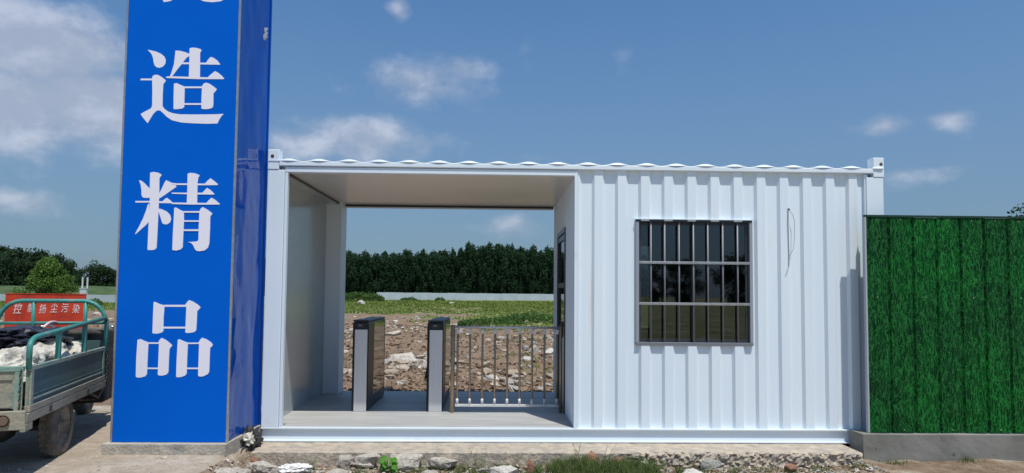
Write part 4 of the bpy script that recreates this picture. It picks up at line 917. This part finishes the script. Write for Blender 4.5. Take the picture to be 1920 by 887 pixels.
def fg_fn(r):
    x = .28+1.42*r.random(); y = 5.55+.60*r.random()
    e = math.exp(-((x-.95)/.55)**4)
    if fbm(x*5, y*5, 3, 3)+.30*e < .10: return None
    return x, y, (.06+.115*r.random())*(.55+.45*e), .0026
blades('front_grass', 9000, fg_fn, 'front_grass', 'lush green grass growing along the footing below the cabin', 4)
def fs_fn(r):
    c = (r.uniform(-1.6, 3.2), r.uniform(5.75, 6.1)) if r.random() < .22 else r.choice(((-.22, 5.98), (-.12, 6.05), (-.02, 5.90), (-.32, 5.9), (-.62, 6.0), (1.85, 6.0), (2.15, 5.98), (2.4, 6.02), (3.25, 6.05), (-1.95, 5.7), (3.7, 6.2), (-.75, 5.8), (.12, 6.03), (2.9, 6.0), (4.4, 6.22), (-.15, 5.85), (-.45, 6.05), (-1.15, 5.92), (.2, 5.9), (-.3, 6.08), (2.0, 5.9), (-.55, 5.9), (-.05, 5.8), (-.85, 6.05), (-1.6, 6.0), (2.6, 5.95), (.05, 6.1)))
    return c[0]+r.gauss(0, .055), min(6.14 if c[0] < 3.4 else 6.25, c[1]+r.gauss(0, .04)), .02+.055*r.random(), .0022
blades('sparse_grass', 4200, fs_fn, 'front_grass', 'thin grass sprouting from bare soil below the cabin', 5)
def stalks(name, x, y, hts, lab, seed, m='dry_stem'):
    r = random.Random(seed); t = thing(name, lab, 'weed', (x, y, ground_h(x, y)))
    for h in hts:
        a = r.uniform(0, 6.28); l = h*r.uniform(.15, .5); z0 = ground_h(x, y)-.01; bx, by = x+r.uniform(-.05, .05), y+r.uniform(-.03, .03)
        p = [(bx+math.cos(a)*l*t_*t_, by+math.sin(a)*l*t_*t_*.5, z0+h*t_*(1-.15*t_)) for t_ in (0, .3, .6, .85, 1)]
        s_ = MB().tube(p, .0026, 5, taper=(1, .9, .75, .6, .3)).build('stalk', m, t)
        lf = MB()
        for q in range(9):
            t_ = .25+.08*q; px, py, pz = bx+math.cos(a)*l*t_*t_, by+math.sin(a)*l*t_*t_*.5, z0+h*t_*(1-.15*t_); b = r.uniform(0, 6.28); L = r.uniform(.012, .035)
            d = Vector((math.cos(b), math.sin(b)*.6, .5)).normalized()*L; sw = Vector((-math.sin(b), math.cos(b), 0))*.003
            lf.add([(px, py, pz), (px+d.x*.5+sw.x, py+d.y*.5+sw.y, pz+d.z*.6), (px+d.x, py+d.y, pz+d.z), (px+d.x*.5-sw.x, py+d.y*.5-sw.y, pz+d.z*.6)], [(0, 1, 2, 3)])
        lf.build('leaves', 'front_grass', s_, kind='stuff')
stalks('tall_weed', -.14, 6.06, (.24, .20, .26, .17, .15, .13), 'dry tall weed in front of the turnstile part of the bottom rail', 3)
stalks('tall_weed', -.04, 6.04, (.27, .18, .14), 'slanting dark weed right of the dry tall weed', 8)
stalks('tall_weed', .74, 6.08, (.28, .30, .2), 'tall grass stalks rising over the bottom rail left of the brick pieces', 5)
stalks('tall_weed', 1.02, 6.08, (.24, .27, .22, .18), 'arching grass stalks rising over the bottom rail above the brick pieces', 6)
stalks('tall_weed', -.25, 6.0, (.17, .13, .12, .1), 'short wiry weed left of the dry tall weed', 7)
def leaf_disc(c, d, upv, L, Wd):                                   # a broad curved leaf
    c, d, upv = Vector(c), Vector(d).normalized(), Vector(upv).normalized(); s = d.cross(upv).normalized(); vs = []; n = 6
    for i in range(n+1):
        t = i/n; w = Wd*math.sin(math.pi*min(1, t*.93+.07))**.7*.5 if i < n else 0
        p = c+d*L*t+upv*(-.35*L*t*t); vs += [p-s*w+upv*.12*w, p, p+s*w+upv*.12*w]
    fs = []
    for i in range(n): a = 3*i; fs += [(a, a+1, a+4, a+3), (a+1, a+2, a+5, a+4)]
    return vs, fs
wx_, wy_ = gx(735, 884); wy_ = 5.93; wx_ = (735-929)/1264*wy_; wz_ = ground_h(wx_, wy_)
wd = thing('broadleaf_weed', 'bright green broad-leaved weed among the concrete chunks', 'weed', (wx_, wy_, wz_)); rw_ = random.Random(9)
for i in range(16):
    a = i*2.4; h = .02+.115*(i/16); q = Vector((wx_+math.cos(a)*.03, wy_+math.sin(a)*.02, wz_+h))
    MB().tube([(wx_, wy_, wz_-.01), (wx_+math.cos(a)*.012, wy_+math.sin(a)*.01, wz_+h*.6), q], .002, 5).build('stem', 'weed_leaf', wd)
    MB().add(*leaf_disc(q, (math.cos(a), math.sin(a)*.5-.2, .1), (0, -.85, .5), .046+.022*rw_.random(), .046)).build('leaf', 'weed_leaf', wd, smooth_=True)
for (u, seed, n_) in ((1245, 31, 5), (975, 33, 6), (1300, 35, 4), (600, 37, 4)):
    y_ = 6.05; x_ = (u-929)/1264*y_; z_ = ground_h(x_, y_); t = thing('small_weed', {1245: 'small leafy weed at the right end of the grass patch', 975: 'small leafy weed at the left end of the grass patch', 1300: 'small weed on bare soil left of the grey stones', 600: 'small weed in the sand left of the tan chunks'}[u], 'weed', (x_, y_, z_)); rr = random.Random(seed)
    for i in range(n_+3):
        a = rr.uniform(0, 6.28); MB().add(*leaf_disc((x_, y_, z_+.01+.01*i), (math.cos(a), math.sin(a), .7), (0, -.2, 1), .04+.02*rr.random(), .016)).build('leaf', 'front_grass', t, smooth_=True)
def fieldg(r):
    y = 20+125*r.random()**1.15; x = y*(r.uniform(-.31, .13) if r.random() < .6 else r.uniform(-.80, -.52))
    g = grass_amount(x, y)+.75*fbm(x*.45, y*.22, 11, 4)
    if g < .52: return None
    tall = sstep(.1, .5, fbm(x*.25, y*.25, 17, 3))
    return x, y, (.05+.10*r.random())*(1+1.1*tall)*(1 if y < 70 else 1.5), .012+.0007*y
blades('field_grass', 80000, fieldg, 'field_grass', 'green grass and low weeds over the far part of the field', 6)
def fieldw(r):
    x, y = field_xy(r, 12, 28, 1.); 
    if fbm(x*.5, y*.5, 23, 3) < .24 or y > 30: return None
    return x, y, .05+.12*r.random(), .010
blades('field_weeds', 9000, fieldw, 'field_grass', 'patches of low weeds growing in the brown rubble', 12)

# ------------------------------------------------------------------ trees and bushes
def leaf_cloud(pts, size, r, up_=.3):
    vs = []; fs = []
    for p in pts:
        d = Vector((r.gauss(0, 1), r.gauss(0, 1), r.gauss(0, 1)+up_)).normalized(); u = d.orthogonal().normalized(); u.rotate(Matrix.Rotation(r.uniform(0, 6.28), 3, d)); w = d.cross(u); s = size*r.uniform(.6, 1.25); i = len(vs)
        vs += [p-u*s*.5, p+w*s*.32-u*s*.05, p+u*s*.5, p-w*s*.32]; fs.append((i, i+1, i+2, i+3))
    return vs, fs
def tree_kind(name, m, H, crown, n, size, seed, trunk_r, clusters=26, zs=1.):
    """crown(t, r) gives the crown's radius at height share t"""
    r = random.Random(seed); t = thing(name, '', 'tree')
    tk = MB(); tk.tube([(0, 0, -.3), (.03*H*r.uniform(-1, 1), .02*H*r.uniform(-1, 1), H*.35), (0, 0, H*.8)], trunk_r, 7, taper=(1.2, .8, .25))
    pts = []; cl = []
    for _ in range(clusters):
        z = H*(crown[0]+(1-crown[0])*r.random()); rad = crown[1](z/H)*H; a = r.uniform(0, 6.28); q = rad*math.sqrt(r.random())*.85; c = Vector((math.cos(a)*q, math.sin(a)*q, z-H*.02)); cl.append((c, H*crown[2]*r.uniform(.7, 1.3)))
        if r.random() < .5: tk.tube([(0, 0, max(H*.15, c.z-H*.16)), tuple(c)], trunk_r*.28, 4, taper=(1, .4))
    tk.build('trunk', 'bark', t)
    for _ in range(n):
        c, s = r.choice(cl); d = Vector((r.gauss(0, 1), r.gauss(0, 1), r.gauss(0, .85))).normalized(); q = d*s*r.random()**.4; q.z *= zs; pts.append(c+q)
    vs, fs = leaf_cloud(pts, size, r)
    MB().add(vs, fs).build('crown', m, t); return t
poplar = lambda t: .16*math.sin(math.pi*min(1, max(0, (t-.02)/.98)))**.55 + .01
roundc = lambda t: .33*math.sqrt(max(0, 1-((t-.58)/.45)**2))
POP = [tree_kind('poplar_tree', 'poplar_leaf', 12.6, (.02, poplar, .055), 5200, .46, 40+i, .14, 46, 2.4) for i in range(5)]
DRK = [tree_kind('broad_tree', 'dark_leaf', 8.0, (.10, roundc, .13), 3200, .42, 60+i, .16, 26) for i in range(4)]
def use(protos, used, i, loc, sc, rz, lab, grp):
    p = protos[i % len(protos)]
    o = p if i % len(protos) not in used else copy_of(p)
    used.add(i % len(protos)); o.location = loc; o.scale = sc if isinstance(sc, tuple) else (sc, sc, sc); o.rotation_euler = (0, 0, rz); o['label'] = lab
    if grp: o['group'] = grp
    return o
rt = random.Random(21); used = set(); k = 0
for row, yy in enumerate((203, 207, 212, 217)):
    x = -68.
    while x < 34:
        top = 13.0+1.3*sstep(-48, -12, x)+1.9*sstep(-14, -8, x)*(1-.5*sstep(5, 9, x))+.4*row-.7
        use(POP, used, k, (x+rt.uniform(-.5, .5), yy+rt.uniform(-1.5, 1.5), 0), (1.05, 1.05, top*rt.uniform(.92, 1.06)/12.6), rt.uniform(0, 6.28), 'tall dark poplar in the dense row behind the pale far fence', 'poplars in the far windbreak'); k += 1
        x += rt.uniform(2.0, 3.0)
useD = set(); kd = 0
for i, (u, top, yy, w) in enumerate(((-90, 470, 118, 1.2), (-50, 463, 120, 1.2), (-20, 465, 116, 1.2), (8, 466, 118, 1.15), (30, 472, 121, 1.1), (48, 470, 117, 1.1), (68, 474, 122, 1.1), (86, 474, 118, 1.1), (104, 478, 121, 1.0), (120, 480, 117, 1.0), (136, 489, 121, .9), (146, 498, 118, .7),
        (-5, 478, 110, 1.1), (24, 484, 109, 1.1), (52, 488, 110, 1.0), (78, 494, 109, 1.0), (-40, 480, 110, 1.1))):
    h = EYE+(552.8+.0087*(u-929)-top)/1264*yy; use(DRK, useD, kd, ((u-929)/1264*yy, yy, -.2), (w*h/8.6, w*h/8.6, h/8.0), i*1.3, 'dark broad tree in the thicket left of the blue pillar', 'dark thicket left of the pillar'); kd += 1
for i, (u, top) in enumerate(((150, 508), (162, 506), (176, 503), (190, 494), (202, 499), (214, 506), (226, 508), (240, 505), (256, 510))):
    yy = 150+3*(i % 2); h = EYE+(552.8+.0087*(u-929)-top)/1264*yy; use(DRK, useD, kd, ((u-929)/1264*yy, yy, -.2), (h/7.4, h/7.4, h/8.0), i*2.1, 'low dark tree in the distance just left of the blue pillar' if u != 190 else 'tallest dark tree in the distance between the pale posts and the blue pillar', 'distant trees beside the pillar'); kd += 1
for i in range(20):
    use(DRK, useD, kd, (-45+7.5*i+rt.uniform(-2, 2), -112+rt.uniform(-6, 6), -.3), (1.5, 1.5, 1.0+.2*rt.random()), i*1.7, 'broad dark tree standing behind the camera, mirrored in the window', 'trees mirrored in the window'); kd += 1
bt = tree_kind('young_tree', 'bright_leaf', 4.15, (.08, lambda t: .80*max(0., 1-t)**.85+.02, .115), 15000, .17, 91, .07, 90)
yb = 60.; bt.scale = (1.2, 1, 1); bt.location = ((104-929)/1264*yb, yb, -.02); tag(bt, 'bright green bushy young tree behind the red board', 'tree')
rtree = tree_kind('field_tree', 'dark_leaf', 7.4, (.22, roundc, .12), 8000, .24, 95, .16, 40)
rtree.location = (33.6, 40, -.45); tag(rtree, 'dark tree top peeking over the right end of the green fence', 'tree')
def bush(name, lab, x, y, w, d, h, n, size, m, seed, z=-.05):
    r = random.Random(seed); t = thing(name, lab, 'bush', (x, y, z)); pts = []
    for _ in range(n):
        a = r.uniform(-1, 1); b = r.uniform(-1, 1); top = h*(1-.55*abs(a)**2.5)*(.8+.4*fbm(a*w*.5+seed, b, seed, 3)); pts.append(Vector((x+a*w/2, y+b*d/2, z+top*r.random()**.5)))
    vs, fs = leaf_cloud(pts, size, r); MB().add(vs, fs).build('foliage', m, t)
    sb = MB()
    for _ in range(8): px = x+r.uniform(-.4, .4)*w; sb.tube([(px, y, z), (px+r.uniform(-.2, .2), y, z+h*.6)], .02, 4)
    sb.build('stems', 'bark', t)
bush('shrub', 'dark green shrub at the left end of the pale far fence', (676-929)/1264*120, 120, 8.5, 3, 1.95, 5000, .24, 'bush_leaf', 3)
bush('shrub', 'small shrub before the pale far fence, left of two', (768-929)/1264*140, 140, 3.6, 2, .95, 1000, .22, 'bush_leaf', 4)
bush('shrub', 'small shrub before the pale far fence, right of two', (826-929)/1264*145, 145, 2.2, 1.5, .9, 700, .22, 'bush_leaf', 5)
bush('shrub', 'low green bush on the grass in front of the white wall beside the pillar', (182-929)/1264*70, 70, 2.2, 1.4, .75, 1400, .13, 'bush_leaf', 6)
bush('shrub', 'green bush by the corrugated wall end of the field', (1010-929)/1264*34, 34, 4.6, 3., .62, 3500, .12, 'bush_leaf', 8)
bush('shrub', 'low spreading weeds beyond the second turnstile', (925-929)/1264*31, 31, 3.2, 2., .45, 2200, .11, 'bush_leaf', 9)
# grassy bank behind the white wall on the left
bk = MB(); vs = []; nxb = 60
for j in range(9):
    for i in range(nxb+1):
        x = -110+72*i/nxb; y = 86+3*j; t = j/8; vs.append((x, y, -.3+2.35*sstep(0, .45, t)*(1+.10*fbm(x*.3, y*.3, 1, 3))*(1-.4*sstep(.85, 1, t))))
bk.add(vs, [(j*(nxb+1)+i, j*(nxb+1)+i+1, (j+1)*(nxb+1)+i+1, (j+1)*(nxb+1)+i) for j in range(8) for i in range(nxb)])
bko = bk.build('grass_bank', 'bank_grass', None, smooth_=True, kind='structure')

# ------------------------------------------------------------------ far fence, white wall, poles
fa, fb_ = Vector((-27.6, 158, 0)), Vector((23.5, 194, 0)); nf = 26
fr_ = thing('far_fence', 'long pale blue-grey sheet fence in front of the poplars', 'fence', tuple((fa+fb_)/2))
for i in range(nf):
    p, q = fa.lerp(fb_, i/nf), fa.lerp(fb_, (i+1)/nf); nrm = Vector((-(q-p).y, (q-p).x, 0)).normalized()*.06; e = (q-p)*.002; h = 1.76+.025*math.sin(i*1.7)
    a, b = p+e, q-e
    MB().add([a, b, b+nrm, a+nrm, a+Vector((0, 0, h)), b+Vector((0, 0, h)), b+nrm+Vector((0, 0, h)), a+nrm+Vector((0, 0, h))], [(0, 3, 2, 1), (4, 5, 6, 7), (0, 1, 5, 4), (1, 2, 6, 5), (2, 3, 7, 6), (3, 0, 4, 7)]).build('panel', 'far_fence_sheet', fr_)
    MB().tube([p+nrm*2, p+nrm*2+Vector((0, 0, h-.08))], .08, 5).build('post', 'aluminium', fr_)
lw = thing('low_wall', 'low white site wall on the grass left of the blue pillar', 'wall', (-50, 82, 0))
for i in range(26):
    x = -92+2.6*i; y = 84-.10*i
    MB().box((x, y, -.2), (x+2.57, y+.2, 1.0)).build('panel', 'far_fence_sheet', lw)
for u, lab, w in ((158, 'left of two pale posts beside the distant trees', .10), (167, 'right of two pale posts beside the distant trees', .10)):
    x = (u-929)/1264*84.5; tag(recentre(MB().tube([(x, 85.5, -.2), (x, 85.5, 3.15)], w, 8).build('marker_post', 'far_wall_plaster')), lab, 'post')
hx = (165-929)/1264*84.8; sh = thing('valve_box', 'tiny white box at the foot of the pale posts', 'box', (hx, 85.4, 1.0))
MB().box((hx-.35, 85.1, .4), (hx+.45, 85.35, 1.72)).build('body', 'far_wall_plaster', sh); MB().box((hx-.4, 85.05, 1.722), (hx+.5, 85.4, 1.80)).build('lid', 'far_wall_plaster', sh)
